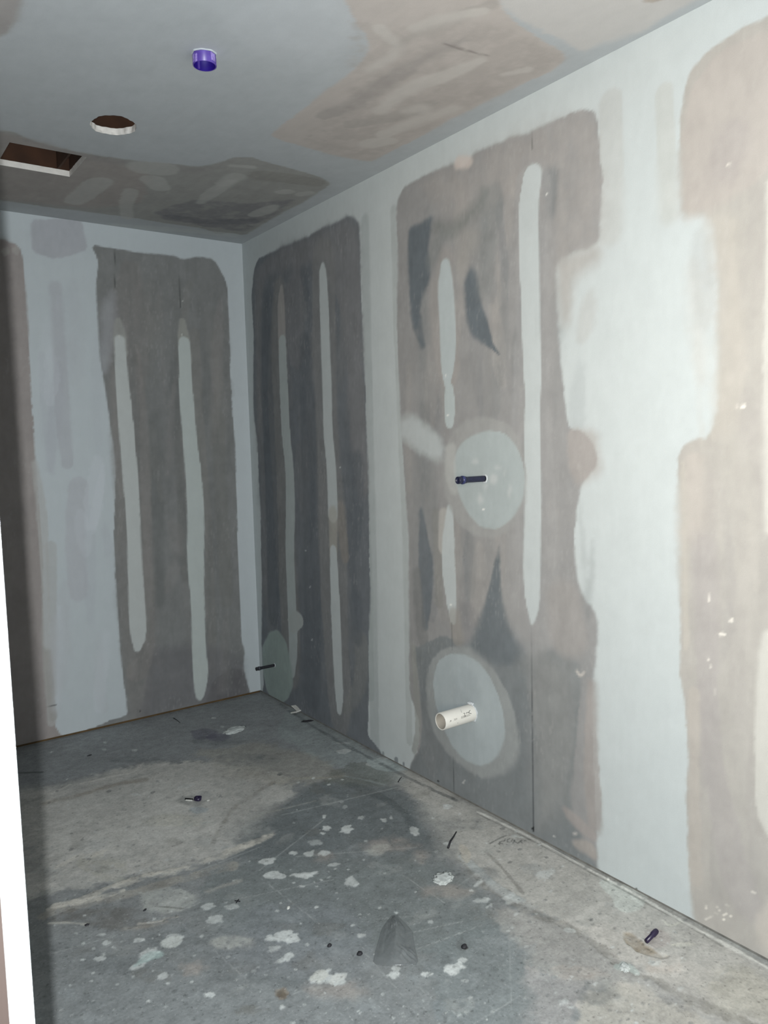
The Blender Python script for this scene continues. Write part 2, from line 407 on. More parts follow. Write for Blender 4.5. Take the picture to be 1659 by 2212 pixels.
# bare paper lower down
fr.poly([(1058, 1262), (1070, 1205), (1078, 1170), (1081, 1200), (1080, 1280), (1098, 1340), (1130, 1385), (1165, 1400), (1188, 1395), (1212, 1415), (1248, 1422), (1256, 1470), (1248, 1560), (1240, 1650), (1232, 1720), (1240, 1770),
         (1290, 1870), (1290, 1890), (886, 1690), (886, 1655), (908, 1620), (912, 1560), (905, 1480), (892, 1400), (925, 1388), (955, 1372), (1012, 1392), (1028, 1362), (1046, 1310)], (124, 129, 131), 1, 10, 6, 1)
fr.poly([(1085, 1290), (1130, 1380), (1180, 1400), (1250, 1425), (1245, 1600), (1225, 1740), (1160, 1800), (1152, 1600), (1140, 1450)], (142, 143, 142), .7, 40, 14)
fr.poly([(1060, 1270), (1071, 1210), (1079, 1190), (1080, 1290), (1100, 1350), (1140, 1400), (1100, 1440), (1060, 1430), (1015, 1400), (1028, 1362), (1045, 1315)], dk, .6, 14, 6)
fr.poly([(1212, 1740), (1235, 1750), (1262, 1775), (1290, 1800), (1290, 1822), (1255, 1800), (1228, 1772)], (158, 152, 149), .8, 6, 5)
fr.poly([(1236, 1815), (1262, 1812), (1288, 1828), (1290, 1862), (1262, 1842), (1240, 1830)], (164, 158, 153), .8, 5, 4)
veils(fr, 900, 1270, 1430, 1660, 24, [(138, 139, 139), (108, 114, 118), (118, 123, 126)], (6, 20), (.1, .25))
fr.line([(1278, 1480, 10), (1276, 1600, 14), (1280, 1700, 18), (1285, 1780, 14)], (156, 151, 148), .8, 12, 6)
fr.line([(893, 1400, 5), (900, 1500, 6), (904, 1580, 6), (895, 1620, 5)], (146, 148, 144), .7, 6, 4)
# skim halos and mud strokes
fr.line([(1150, 400, 36), (1152, 800, 40), (1150, 1000, 48), (1148, 1200, 56), (1148, 1320, 58), (1150, 1345, 50)], (156, 156, 156), .6, 12, 8)
fr.line([(1215, 1300, 36), (1225, 1370, 40)], (156, 152, 149), .5, 12, 8)
fr.line([(965, 560, 16), (950, 640, 28), (955, 700, 28), (968, 800, 22)], (160, 156, 153), .5, 12, 8)
fr.line([(1015, 520, 20), (1000, 570, 16)], (156, 154, 150), .5, 14, 8)
fr.line([(962, 575, 10), (962, 620, 17), (966, 680, 17), (968, 740, 17), (967, 790, 14), (966, 820, 8), (967, 838, 5)], (178, 187, 189), .96, 3, 2)
fr.line([(970, 842, 9), (972, 880, 12), (971, 912, 9)], (178, 187, 188), .96, 3, 2)
fr.line([(960, 1115, 12), (958, 1180, 12)], (178, 176, 172), .8, 6, 3)
fr.line([(972, 1100, 7), (968, 1180, 14), (970, 1240, 14), (974, 1290, 12), (978, 1340, 6)], C, .92, 4, 3)
fr.line([(980, 1330, 12), (990, 1380, 12)], (150, 146, 140), .6, 12, 6)
fr.line([(1150, 382, 19), (1140, 450, 21), (1144, 600, 21), (1148, 750, 20), (1151, 830, 19), (1150, 866, 16), (1150, 950, 18), (1152, 1050, 18), (1150, 1150, 18), (1148, 1250, 18), (1150, 1300, 15), (1150, 1330, 8), (1149, 1345, 3)], C, .96, 3, 2)
# mud discs round the pipes
fr.poly([(1050, 900), (1095, 912), (1125, 950), (1140, 1020), (1132, 1095), (1105, 1145), (1070, 1163), (1030, 1160), (990, 1135), (965, 1085), (955, 1030), (962, 960), (985, 925), (1015, 905)], (157, 158, 157), .85, 10, 6)
fr.poly([(1012, 945), (1050, 930), (1085, 932), (1110, 955), (1128, 990), (1135, 1030), (1130, 1080), (1110, 1118), (1075, 1144), (1040, 1140), (1012, 1112), (992, 1072), (980, 1030), (979, 992), (992, 962)], (168, 177, 178), .97, 4, 2)
fr.poly([(962, 960), (985, 955), (985, 1010), (990, 1070), (970, 1065), (960, 1020)], (180, 182, 180), .6, 8, 4)
for x, y, a, b in [(1065, 1035, 9, 14), (1075, 1010, 8, 5), (1100, 1060, 4, 16), (1025, 998, 7, 4), (1038, 1080, 5, 9), (1050, 1050, 5, 6), (1090, 1020, 3, 8)]:
    fr.blob(x, y, a, b, (200, 203, 202), .5, 9, 6)
fr.poly([(862, 905), (885, 895), (905, 905), (935, 925), (955, 945), (962, 975), (955, 1000), (930, 995), (900, 970), (880, 955), (864, 950)], C, .8, 22, 10)
fr.poly([(960, 1400), (1010, 1395), (1062, 1440), (1102, 1510), (1122, 1590), (1119, 1645), (1090, 1674), (1050, 1684), (1010, 1666), (970, 1632), (940, 1590), (924, 1540), (919, 1480), (930, 1430)], (150, 154, 154), .9, 10, 6)
fr.poly([(970, 1412), (1000, 1413), (1030, 1426), (1055, 1455), (1075, 1500), (1087, 1540), (1092, 1590), (1080, 1628), (1060, 1649), (1035, 1655), (1000, 1640), (975, 1610), (955, 1565), (940, 1520), (935, 1470), (945, 1430)], (166, 175, 178), .97, 4, 2.5)
fr.blob(1010, 1500, 30, 50, (158, 167, 171), .5, 20, 6)
# pencil lines, fastener dots and scuffs
fr.line([(1149, 1348, .8), (1150, 1500, .8), (1153, 1790, .9)], (62, 66, 70), .9, 1.6, .3, 0)
fr.line([(1148, 282, .7), (1150, 322, .7)], (110, 110, 108), .7, 1.6, .3, 0)
fr.line([(975, 1345, .7), (976, 1405, .7)], (80, 84, 86), .8, 1.6, .3, 0)
fr.line([(980, 1636, .7), (980, 1712, .7)], (82, 86, 88), .8, 1.6, .3, 0)
fr.blob(1152, 1791, 3, 5, (25, 26, 28), 1, 1.5, .5); fr.blob(1376, 1920, 4, 2, (30, 32, 30), 1, 1.5, .3); fr.blob(946, 1687, 2.5, 2.5, (30, 30, 32), 1, 1.5, .5)
fr.line([(1001, 1200, .8), (1002, 1212, .8)], (60, 62, 64), .9, 1.5, .3, 0)
for x, y in [(963, 812), (967, 897), (974, 1306), (1182, 420), (1044, 1100)]: fr.blob(x, y, 2.2, 2.2, (232, 232, 228), .8, 2, 0)
fr.line([(1246, 1450, 2), (1254, 1461, 2.4), (1262, 1452, 2)], (196, 190, 184), .8, 3, 2)
fr.blob(1242, 1801, 5, 2.5, (200, 195, 190), .8, 3, 1)
for x, y in [(1001, 1691), (1197, 1806), (1003, 1687)]: fr.blob(x, y, 3, 2, (196, 196, 194), .7, 2, 1)
for x, y, l in [(660, 1190, 1), (670, 1268, 1.5), (674, 1382, 1.5), (735, 1010, 1.5)]: fr.blob(x, y, 2, l, (190, 196, 196), .8, 2, 0)
# third panel, nearest
fr.poly([(1468, 330), (1470, 240), (1482, 170), (1500, 140), (1530, 110), (1562, 88), (1602, 60), (1661, 34), (1800, -40), (3000, -500), (3000, 3500), (1560, 2100), (1500, 1988), (1492, 1960), (1485, 1850), (1483, 1750), (1485, 1600), (1479, 1520),
         (1467, 1450), (1470, 1300), (1466, 1150), (1462, 1060), (1462, 985), (1480, 957), (1500, 945), (1530, 948), (1550, 900), (1553, 800), (1551, 700), (1548, 600), (1545, 500), (1530, 466), (1500, 462), (1474, 466)], S2, 1, 9, 6, 1)
veils(fr, 1500, 1650, 200, 1950, 50, [(182, 178, 172), (152, 150, 148), (174, 171, 164), (160, 156, 153)], (6, 24))
fr.poly([(1525, 470), (1560, 452), (1600, 470), (1610, 800), (1590, 920), (1530, 960), (1555, 800), (1555, 600)], (176, 172, 165), .7, 22, 8)
fr.poly([(1478, 470), (1475, 300), (1490, 190), (1560, 110), (1659, 60), (1700, 60), (1700, 330), (1600, 420), (1540, 452)], (174, 168, 163), .75, 16, 8)
fr.poly([(1528, 400), (1535, 310), (1560, 270), (1600, 255), (1620, 270), (1608, 340), (1590, 390), (1570, 400)], (160, 155, 153), .5, 40, 10)
fr.line([(1582, 480, 8), (1585, 600, 9), (1590, 760, 9)], (176, 172, 165), .6, 10, 6)
fr.line([(1500, 1000, 24), (1500, 1150, 26)], (178, 172, 166), .6, 18, 8)
fr.line([(1522, 1180, 26), (1528, 1350, 28), (1530, 1600, 22), (1560, 1760, 26), (1590, 1900, 30), (1620, 1960, 30)], (164, 160, 158), .7, 18, 8)
fr.line([(1500, 1500, 14), (1500, 1700, 10), (1502, 1900, 14)], (176, 170, 163), .6, 14, 6)
fr.line([(1475, 1000, 5), (1480, 1200, 6), (1482, 1400, 7)], (180, 176, 168), .6, 8, 4)
fr.poly([(1645, 1370), (1660, 1360), (1760, 1360), (1760, 1900), (1690, 1850), (1655, 1800), (1634, 1750), (1630, 1600), (1634, 1480)], (192, 191, 185), .9, 8, 4)
fr.poly([(1655, 380), (1760, 380), (1760, 1160), (1654, 1160), (1648, 1000), (1652, 700)], (192, 191, 185), .8, 8, 4)
fr.poly([(1625, 1980), (1720, 1900), (1720, 2100), (1640, 2050)], (194, 188, 180), .6, 14, 6)
for x, y, a, b in [(1575, 357, 4, 2.5), (1590, 878, 2, 4), (1602, 879, 3, 4), (1609, 878, 2.5, 4), (1560, 1370, 8, 4), (1580, 1340, 5, 4), (1534, 1440, 2, 4), (1530, 1425, 1.5, 4), (1628, 1928, 3, 3), (1546, 1495, 1.2, 10)]:
    fr.blob(x, y, a, b, (226, 222, 214), .85, 2.5, 1)
for i in range(26): fr.blob(rng.uniform(1520, 1580), rng.uniform(1950, 1990), rng.uniform(.8, 2.2), rng.uniform(.8, 2), (232, 228, 218), .9, 1.5, .5)
fr.line([(1530, 1280, 1), (1532, 1300, 1)], (226, 222, 214), .8, 2, 0, 0)
# ragged mud at the foot of the far joint
for x, w in [(828, 2), (853, 1.2), (857, 3), (872, 1.5)]: fr.line([(x, 1622 + (x - 820) * .5, w), (x + 1, 1650 + (x - 820) * .5, w * .7)], PD, .7, 2, 2, 0)

# ------------------------------------------------------------------ the back wall's finish
fb = Finish(1, 0.0, (196, 203, 206), stretch=(1.0, 0.35))
fb.poly([(65, 475), (175, 470), (190, 540), (120, 560), (70, 545)], (172, 172, 178), .7, 8, 5)
fb.line([(120, 620, 14), (125, 700, 14), (135, 900, 16), (145, 1000, 14)], (178, 178, 184), .5, 8, 5)
fb.line([(170, 1050, 22), (160, 1150, 20), (170, 1280, 20)], (184, 184, 190), .5, 12, 6)
fb.line([(110, 1180, 12), (118, 1500, 6)], (180, 180, 178), .6, 8, 4)
BP = (134, 135, 134)
fb.poly([(197, 528), (300, 545), (378, 552), (393, 560), (430, 554), (462, 560), (480, 590), (491, 615), (495, 700), (498, 800), (502, 900), (508, 960), (510, 1050), (513, 1150), (518, 1300), (522, 1385), (530, 1405), (526, 1440), (534, 1482), (541, 1499),
         (541, 1540), (150, 1640), (172, 1586), (188, 1576), (232, 1560), (236, 1555), (262, 1549), (276, 1543), (264, 1450), (256, 1350), (250, 1250), (246, 1150), (248, 1080), (251, 1000), (240, 930), (228, 850), (215, 770), (210, 680), (208, 620), (212, 560)], BP, 1, 3, 3, 1)
fb.poly([(-200, 480), (0, 515), (42, 530), (50, 560), (55, 620), (60, 700), (65, 800), (70, 880), (78, 1000), (85, 1100), (92, 1200), (95, 1400), (112, 1420), (115, 1560), (130, 1590), (160, 1600), (150, 1660), (-200, 1720)], (160, 153, 150), 1, 4, 4, 1)
fb.poly([(-200, 480), (0, 515), (20, 520), (40, 900), (60, 1300), (100, 1600), (-200, 1720)], (140, 134, 132), .7, 20, 8)
fb.line([(75, 1000, 7), (90, 1100, 12), (98, 1250, 8), (100, 1400, 9), (112, 1560, 9)], (184, 184, 182), .7, 6, 3)
fb.line([(103, 1410, 9), (115, 1550, 8)], (168, 166, 162), .8, 5, 3)
fb.poly([(262, 560), (300, 560), (330, 700), (300, 1000), (330, 1200), (340, 1400), (320, 1550), (280, 1560), (255, 1300), (240, 900), (225, 700)], (136, 133, 130), .5, 20, 8)
fb.line([(292, 750, 8), (310, 900, 10), (318, 1100, 12), (322, 1300, 12), (318, 1420, 16), (295, 1450, 22)], (144, 140, 137), .6, 7, 4)
fb.line([(335, 900, 12), (340, 1100, 14), (345, 1300, 12)], (112, 114, 113), .6, 14, 6)
fb.line([(420, 720, 12), (432, 950, 10), (448, 1100, 8), (455, 1250, 9), (458, 1450, 10)], (142, 140, 135), .45, 8, 5)
fb.line([(385, 740, 10), (388, 1000, 8), (400, 1250, 8)], (118, 119, 116), .5, 12, 6)
fb.line([(470, 900, 14), (478, 1100, 14), (490, 1300, 14)], (128, 128, 124), .5, 12, 6)
fb.poly([(330, 1400), (450, 1390), (525, 1420), (530, 1500), (300, 1560)], (116, 115, 118), .6, 24, 8)
fb.poly([(460, 1470), (500, 1440), (528, 1450), (540, 1500), (440, 1525)], (104, 102, 104), .6, 6, 4)
veils(fb, 235, 500, 620, 1480, 60, [(152, 148, 145), (118, 119, 118), (144, 143, 139), (112, 114, 114)], (4, 16))
veils(fb, 90, 235, 620, 1520, 24, [(180, 182, 190), (214, 218, 224), (190, 192, 196)], (6, 20), (.1, .3))
for q in [[(248, 532, .7), (248, 620, .7)], [(386, 556, .7), (390, 665, .7)]]: fb.line(q, (74, 76, 74), .7, 1.5, .3, 0)
fb.line([(256, 694, 7), (258, 720, 14), (262, 760, 15)], (160, 160, 156), .9, 3, 2)
fb.line([(259, 735, 11), (262, 800, 14), (270, 900, 16), (278, 980, 16), (283, 1050, 16), (289, 1150, 15), (293, 1250, 16), (297, 1330, 19), (300, 1375, 17), (297, 1400, 8)], (196, 200, 198), .95, 3, 2)
fb.line([(394, 695, 7), (397, 730, 13), (401, 780, 14)], (160, 160, 154), .85, 3, 2)
fb.line([(398, 740, 12), (402, 850, 15), (410, 950, 15), (418, 1020, 17), (424, 1130, 18), (422, 1200, 19), (427, 1300, 14), (430, 1400, 15), (434, 1460, 17), (432, 1500, 10), (432, 1508, 5)], (194, 201, 198), .95, 3, 2)
for x, y in [(258, 727), (393, 723), (424, 1357), (395, 650)]: fb.blob(x, y, 1.5, 2.2, (206, 206, 200), .8, 1.5, 0)
fb.line([(98, 1526, .8), (122, 1523, .8)], (90, 90, 90), .8, 1.5, .3, 0)
fb.blob(303, 1536, 2, 2, (60, 60, 62), .9, 1.5, 0); fb.blob(12, 542, 8, 10, (176, 172, 168), .6, 5, 4); fb.blob(35, 540, 8, 10, (178, 174, 170), .6, 5, 4)


# ------------------------------------------------------------------ the ceiling's finish
fc = Finish(2, H, (180, 184, 186), stretch=(1.0, 1.0))
fc.poly([(470, 0), (745, -40), (790, 80), (700, 130), (560, 120), (480, 60)], (196, 199, 202), .4, 60, 20)
CB = (186, 178, 172)
fc.poly([(720, -60), (752, 20), (772, 55), (796, 82), (797, 105), (780, 135), (742, 168), (700, 200), (650, 240), (600, 278), (582, 292), (610, 305), (650, 315), (720, 335), (800, 350), (840, 330), (900, 300), (960, 265), (1020, 235), (1080, 205),
         (1130, 180), (1200, 150), (1222, 122), (1200, 100), (1160, 80), (1120, 55), (1085, 20), (1060, -60)], CB, .95, 6, 5, 1)
fc.poly([(760, 40), (850, 60), (980, 50), (1080, 60), (1180, 100), (1215, 130), (1130, 175), (1000, 235), (920, 280), (800, 340), (700, 325), (650, 300), (700, 260), (760, 200)], (168, 161, 156), .45, 30, 20, 1, .7)
for q in [[(700, 250, 9), (770, 225, 11), (850, 165, 13), (930, 120, 8), (1000, 85, 6)], [(760, 270, 8), (850, 255, 10), (930, 225, 9)], [(860, 100, 5), (920, 60, 12), (1010, 30, 12), (1060, 10, 10)]]:
    fc.line(q, (150, 145, 142) if q[0][0] == 700 else (160, 155, 150), .45, 14, 8)
for q in [[(820, 240, 9), (880, 190, 12), (960, 165, 12), (1040, 130, 8)], [(820, 60, 12), (870, 110, 10), (800, 150, 8)], [(900, 60, 10), (960, 40, 12), (1040, 25, 8)], [(830, 290, 9), (900, 262, 9), (980, 235, 7)], [(800, 310, 10), (840, 305, 8)], [(1090, 160, 5), (1140, 150, 5)], [(880, 240, 6), (910, 235, 9)]]:
    fc.line(q, (198, 193, 187), .7, 12, 7)
fc.line([(960, 95, 2), (1010, 110, 1.5), (1060, 122, 1)], (120, 114, 110), .6, 3, 3)
fc.poly([(1060, -80), (1085, 15), (1130, 45), (1180, 75), (1260, 110), (1380, 70), (1560, -30), (1600, -100)], (202, 197, 192), .7, 22, 10)
fc.poly([(1380, -60), (1385, 5), (1420, 8), (1475, -20), (1500, -60)], (160, 146, 132), .6, 8, 4)
fc.poly([(-100, -60), (60, -60), (48, 0), (35, 40), (15, 75), (-100, 110)], (158, 152, 148), .85, 8, 5)
# darker panel by the back wall
CD = (158, 157, 153)
fc.poly([(-200, 250), (0, 283), (30, 284), (60, 300), (120, 318), (200, 335), (280, 345), (350, 352), (430, 360), (475, 350), (500, 340), (540, 338), (600, 357), (650, 370), (700, 385), (714, 397), (692, 413), (650, 440), (600, 465), (560, 490), (528, 508),
         (500, 503), (470, 506), (440, 494), (380, 485), (250, 465), (100, 447), (0, 432), (-200, 400)], CD, .96, 5, 5, 1)
fc.poly([(-200, 250), (0, 283), (60, 298), (150, 325), (250, 345), (330, 380), (300, 440), (200, 450), (0, 432), (-200, 400)], (164, 156, 151), .7, 24, 12)
fc.poly([(30, 295), (120, 320), (260, 345), (400, 360), (480, 360), (430, 375), (300, 362), (180, 345)], (150, 147, 145), .5, 12, 8)
fc.poly([(330, 460), (420, 430), (540, 440), (640, 430), (600, 460), (530, 500), (440, 490)], (124, 124, 128), .6, 14, 10, 1, .5)
fc.line([(370, 470, 6), (450, 480, 5), (540, 478, 6)], (116, 116, 122), .5, 8, 6)
CL = (186, 186, 182)
for q in [[(160, 436, 8), (185, 418, 11), (210, 396, 12), (222, 390, 8)], [(283, 412, 12), (272, 440, 15), (275, 470, 12)], [(315, 362, 14), (345, 365, 14)], [(480, 398, 6), (510, 382, 9)], [(432, 438, 4), (455, 418, 8), (500, 392, 5)], [(548, 465, 4), (575, 455, 7), (592, 446, 4)],
          [(500, 358, 3), (545, 361, 3)], [(605, 415, 4), (620, 414, 5)], [(650, 420, 4), (668, 417, 4)], [(330, 388, 12), (345, 405, 10)]]:
    fc.line(q, CL, .6, 7, 4)
fc.line([(250, 488, 5), (400, 497, 4), (500, 508, 4)], (190, 194, 192), .6, 8, 4)
fc.line([(565, 380, 10), (620, 385, 10), (680, 395, 8)], (132, 130, 122), .4, 16, 8)

# ------------------------------------------------------------------ the floor's finish
ff = Finish(2, 0.0, (138, 141, 141), stretch=(1.0, 1.0))
# broad tones
ff.poly([(0, 1640), (250, 1560), (560, 1500), (640, 1530), (760, 1600), (870, 1680), (700, 1700), (560, 1690), (420, 1640), (300, 1650), (0, 1720)], (150, 154, 156), .7, 40, 34)
ff.poly([(620, 1520), (700, 1560), (830, 1640), (900, 1690), (820, 1690), (700, 1650), (600, 1590)], (156, 164, 164), .7, 20, 24)
ff.poly([(-100, 1720), (120, 1700), (300, 1650), (480, 1640), (620, 1680), (640, 1720), (560, 1780), (540, 1830), (420, 1870), (250, 1900), (-100, 1980)], (198, 196, 190), .8, 45, 34, 1, .15)
ff.poly([(100, 1740), (260, 1690), (420, 1690), (500, 1720), (460, 1800), (300, 1830), (120, 1850)], (200, 199, 194), .5, 50, 34)
ff.poly([(420, 1620), (560, 1600), (700, 1640), (760, 1680), (620, 1700), (500, 1680)], (162, 158, 147), .5, 50, 34)
ff.poly([(520, 1790), (600, 1740), (690, 1690), (760, 1685), (850, 1700), (920, 1740), (975, 1800), (985, 1840), (900, 1850), (760, 1840), (700, 1880), (560, 1870), (500, 1850)], (108, 115, 117), .75, 80, 30)
ff.poly([(450, 1880), (560, 1850), (700, 1860), (860, 1850), (980, 1870), (1100, 2000), (980, 2060), (700, 2060), (500, 2020), (420, 1960)], (120, 127, 127), .7, 50, 34)
ff.poly([(720, 1660), (760, 1645), (850, 1655), (850, 1690), (780, 1700), (700, 1690)], (112, 116, 108), .5, 16, 24)
ff.poly([(1000, 1990), (1100, 2000), (1240, 2120), (1250, 2300), (1000, 2300), (900, 2100)], (132, 140, 141), .6, 60, 34)
ff.poly([(120, 2030), (500, 2000), (900, 2120), (1000, 2400), (100, 2400)], (132, 137, 138), .55, 80, 44)
ff.poly([(560, 1950), (760, 1950), (820, 2060), (620, 2120), (480, 2060)], (134, 139, 143), .5, 60, 34)
# smooth strip along the right wall
ff.poly([(878, 1660), (1000, 1720), (1150, 1800), (1400, 1930), (1700, 2090), (1800, 2300), (1560, 2200), (1400, 2110), (1240, 2010), (1080, 1930), (1010, 1880), (975, 1840), (950, 1790), (900, 1730), (862, 1690)], (190, 188, 182), .85, 45, 22)
ff.poly([(1180, 1980), (1300, 2000), (1460, 2060), (1700, 2140), (1700, 2300), (1500, 2200), (1300, 2130), (1150, 2100), (1060, 1960)], (200, 195, 188), .4, 40, 34)
ff.poly([(1240, 2160), (1340, 2120), (1480, 2180), (1600, 2300), (1250, 2300)], (204, 198, 186), .5, 30, 28)
ff.poly([(1500, 2120), (1600, 2080), (1700, 2140), (1700, 2230), (1560, 2190)], (176, 173, 160), .5, 18, 24)
ff.poly([(1130, 2080), (1260, 2130), (1240, 2250), (1150, 2250)], (196, 190, 187), .4, 30, 28)
# cracks and ridges
ff.line([(1010, 1875, 4), (1040, 1905, 5), (1075, 1930, 6), (1110, 1950, 6), (1160, 1975, 7), (1230, 2000, 8), (1290, 2040, 7), (1330, 2080, 6), (1350, 2095, 4), (1400, 2110, 5), (1440, 2130, 8), (1520, 2170, 11), (1600, 2200, 12), (1680, 2240, 12)], (124, 122, 116), .5, 7, 12, 1, .7, -.001)
ff.line([(1000, 1850, 5), (1020, 1870, 7), (1060, 1905, 7), (1090, 1930, 9), (1130, 1945, 5)], (178, 184, 184), .7, 6, 7, 1, .4, .001)
ff.line([(1050, 1840, 2), (1090, 1880, 4), (1130, 1930, 4)], (124, 122, 116), .5, 5, 4)
ff.poly([(990, 1820), (1010, 1830), (1018, 1850), (1012, 1868), (1000, 1860)], (190, 184, 172), .7, 4, 4)
ff.line([(1335, 2090, 6), (1355, 2085, 9), (1375, 2100, 5)], (176, 186, 182), .7, 4, 5, 1, 0, .001)
ff.line([(600, 1690, 2), (640, 1680, 3), (700, 1680, 2), (745, 1676, 2)], (168, 164, 152), .5, 6, 6, 1, .3)
ff.line([(745, 1676, 1.5), (790, 1684, 1.5), (830, 1695, 1.5)], (150, 158, 156), .7, 3, 3)
ff.line([(760, 1695, 6), (800, 1712, 7), (840, 1730, 5), (880, 1760, 8), (890, 1785, 8)], (84, 90, 92), .5, 8, 8)
ff.line([(105, 1965, 4), (140, 1955, 5), (190, 1937, 5), (240, 1915, 4), (290, 1897, 4), (340, 1885, 4), (400, 1875, 3), (430, 1862, 4), (480, 1850, 5), (520, 1832, 7), (560, 1815, 6), (588, 1803, 2)], (200, 196, 186), .7, 8, 9, 1, .6, .0008)
ff.line([(100, 1975, 9), (200, 1950, 7), (300, 1925, 8), (420, 1890, 8), (500, 1870, 9)], (168, 164, 155), .6, 10, 10, 1, .5)
ff.poly([(105, 1975), (170, 1960), (300, 1960), (330, 2000), (250, 2010), (180, 1990), (105, 1992)], (108, 106, 102), .65, 8, 12, 1, .5)
ff.line([(105, 1994, 2), (150, 1992, 2), (185, 1996, 2)], (188, 186, 178), .7, 3, 3)
ff.line([(270, 2005, 3), (330, 2000, 2), (360, 1990, 2)], (164, 160, 152), .6, 4, 4)
ff.line([(97, 1718, 2), (130, 1705, 2), (150, 1695, 2)], (196, 194, 188), .8, 2.5, 3, 1, 0, .0008)
ff.line([(175, 1692, 1.5), (210, 1684, 1.5), (235, 1677, 2), (262, 1672, 1.8), (288, 1668, 1.6), (300, 1655, 1.5), (310, 1647, 1)], (196, 194, 188), .8, 2.5, 4, 1, 0, .0008)
ff.line([(97, 1735, 4), (180, 1715, 4), (260, 1690, 4), (310, 1685, 4)], (146, 138, 126), .6, 8, 8, 1, .3)
ff.line([(30, 1670, 1.2), (90, 1668, 1.5)], (70, 74, 76), .6, 3, 2)
ff.line([(30, 1745, 3), (95, 1720, 3)], (130, 130, 126), .4, 6, 6)
ff.line([(395, 1785, 2), (425, 1779, 2.5), (450, 1776, 1.5)], (186, 190, 186), .7, 3, 2)
ff.line([(545, 1768, 2), (575, 1755, 1.5), (600, 1750, 2), (680, 1730, 1.5)], (170, 170, 162), .5, 4, 4)
ff.line([(460, 1820, 3), (475, 1790, 2.5), (490, 1770, 3), (500, 1745, 2), (590, 1690, 3)], (128, 124, 114), .5, 8, 8, 1, .4)
ff.poly([(305, 1770), (370, 1755), (440, 1765), (430, 1785), (330, 1785)], (172, 172, 160), .4, 10, 10, 1, .5)
ff.poly([(160, 1860), (200, 1840), (260, 1860), (280, 1900), (230, 1905), (180, 1880)], (180, 178, 166), .5, 12, 12, 1, .6)
# long tool scratches
for a, b in [((930, 1975), (815, 1985)), ((1000, 1990), (860, 2020)), ((1040, 1998), (900, 2050)), ((700, 1770), (560, 1880)), ((520, 1940), (720, 1900)), ((1245, 2080), (1020, 2212)), ((640, 1850), (900, 1830)), ((700, 2120), (520, 2190)), ((790, 2060), (870, 2150)), ((430, 1950), (320, 1995)),
             ((580, 1910), (690, 1995)), ((870, 1890), (960, 1950)), ((1100, 2030), (1105, 2180)), ((980, 1920), (1080, 1850)), ((250, 2020), (110, 2060)), ((460, 2050), (560, 2140)), ((900, 2130), (1000, 2200)), ((560, 1830), (430, 1880)), ((1180, 2090), (1220, 2200)), ((1500, 2140), (1580, 2090)), ((610, 1760), (860, 1700))]:
    ff.line([(a[0], a[1], .8), (b[0], b[1], .8)], (180, 184, 182), .42, 1.8, .6, 0)
# dark grit and stains
for x, y, a, b in [(300, 1640, 60, 10), (520, 1640, 60, 14), (570, 1640, 30, 10), (900, 1760, 26, 10), (1000, 1780, 40, 14), (640, 1790, 40, 12), (800, 1850, 60, 20), (560, 1990, 40, 14), (230, 2080, 60, 26), (380, 2030, 50, 18), (950, 2080, 26, 22), (945, 2180, 16, 26), (1040, 1890, 50, 16), (880, 1930, 60, 18), (700, 2000, 60, 22), (60, 1850, 40, 30), (1290, 2150, 50, 20), (600, 2120, 60, 20), (480, 1600, 60, 12)]:
    ff.blob(x, y, a, b, (112, 117, 118), .45, 16, 14, 0, .6)
for x, y, a, b in [(440, 1585, 28, 12), (470, 1593, 24, 8)]: ff.blob(x, y, a, b, (96, 92, 110), .5, 8, 6)
for x, y, a, b in [(840, 1825, 55, 16), (700, 1850, 20, 10), (910, 1850, 14, 12), (1250, 2100, 60, 14), (960, 1925, 60, 14), (1430, 2090, 40, 12), (420, 2090, 30, 20), (720, 2140, 60, 16)]:
    ff.blob(x, y, a, b, (186, 174, 164), .4, 16, 12, 0, .4)
for i in range(170):
    y = rng.uniform(1700, 2230); x = rng.uniform(100, 1350)
    if y < 1640 + max(0, (x - 870)) * .56: continue
    r = rng.uniform(6, 26); ff.blob(x, y, r * 1.5, r * .6, [(104, 109, 110), (112, 110, 104), (176, 178, 174), (160, 166, 168)][rng.randint(4)], rng.uniform(.12, .34), rng.uniform(4, 12), 12, rng.uniform(-25, 15), .7, 0, 12, .4)
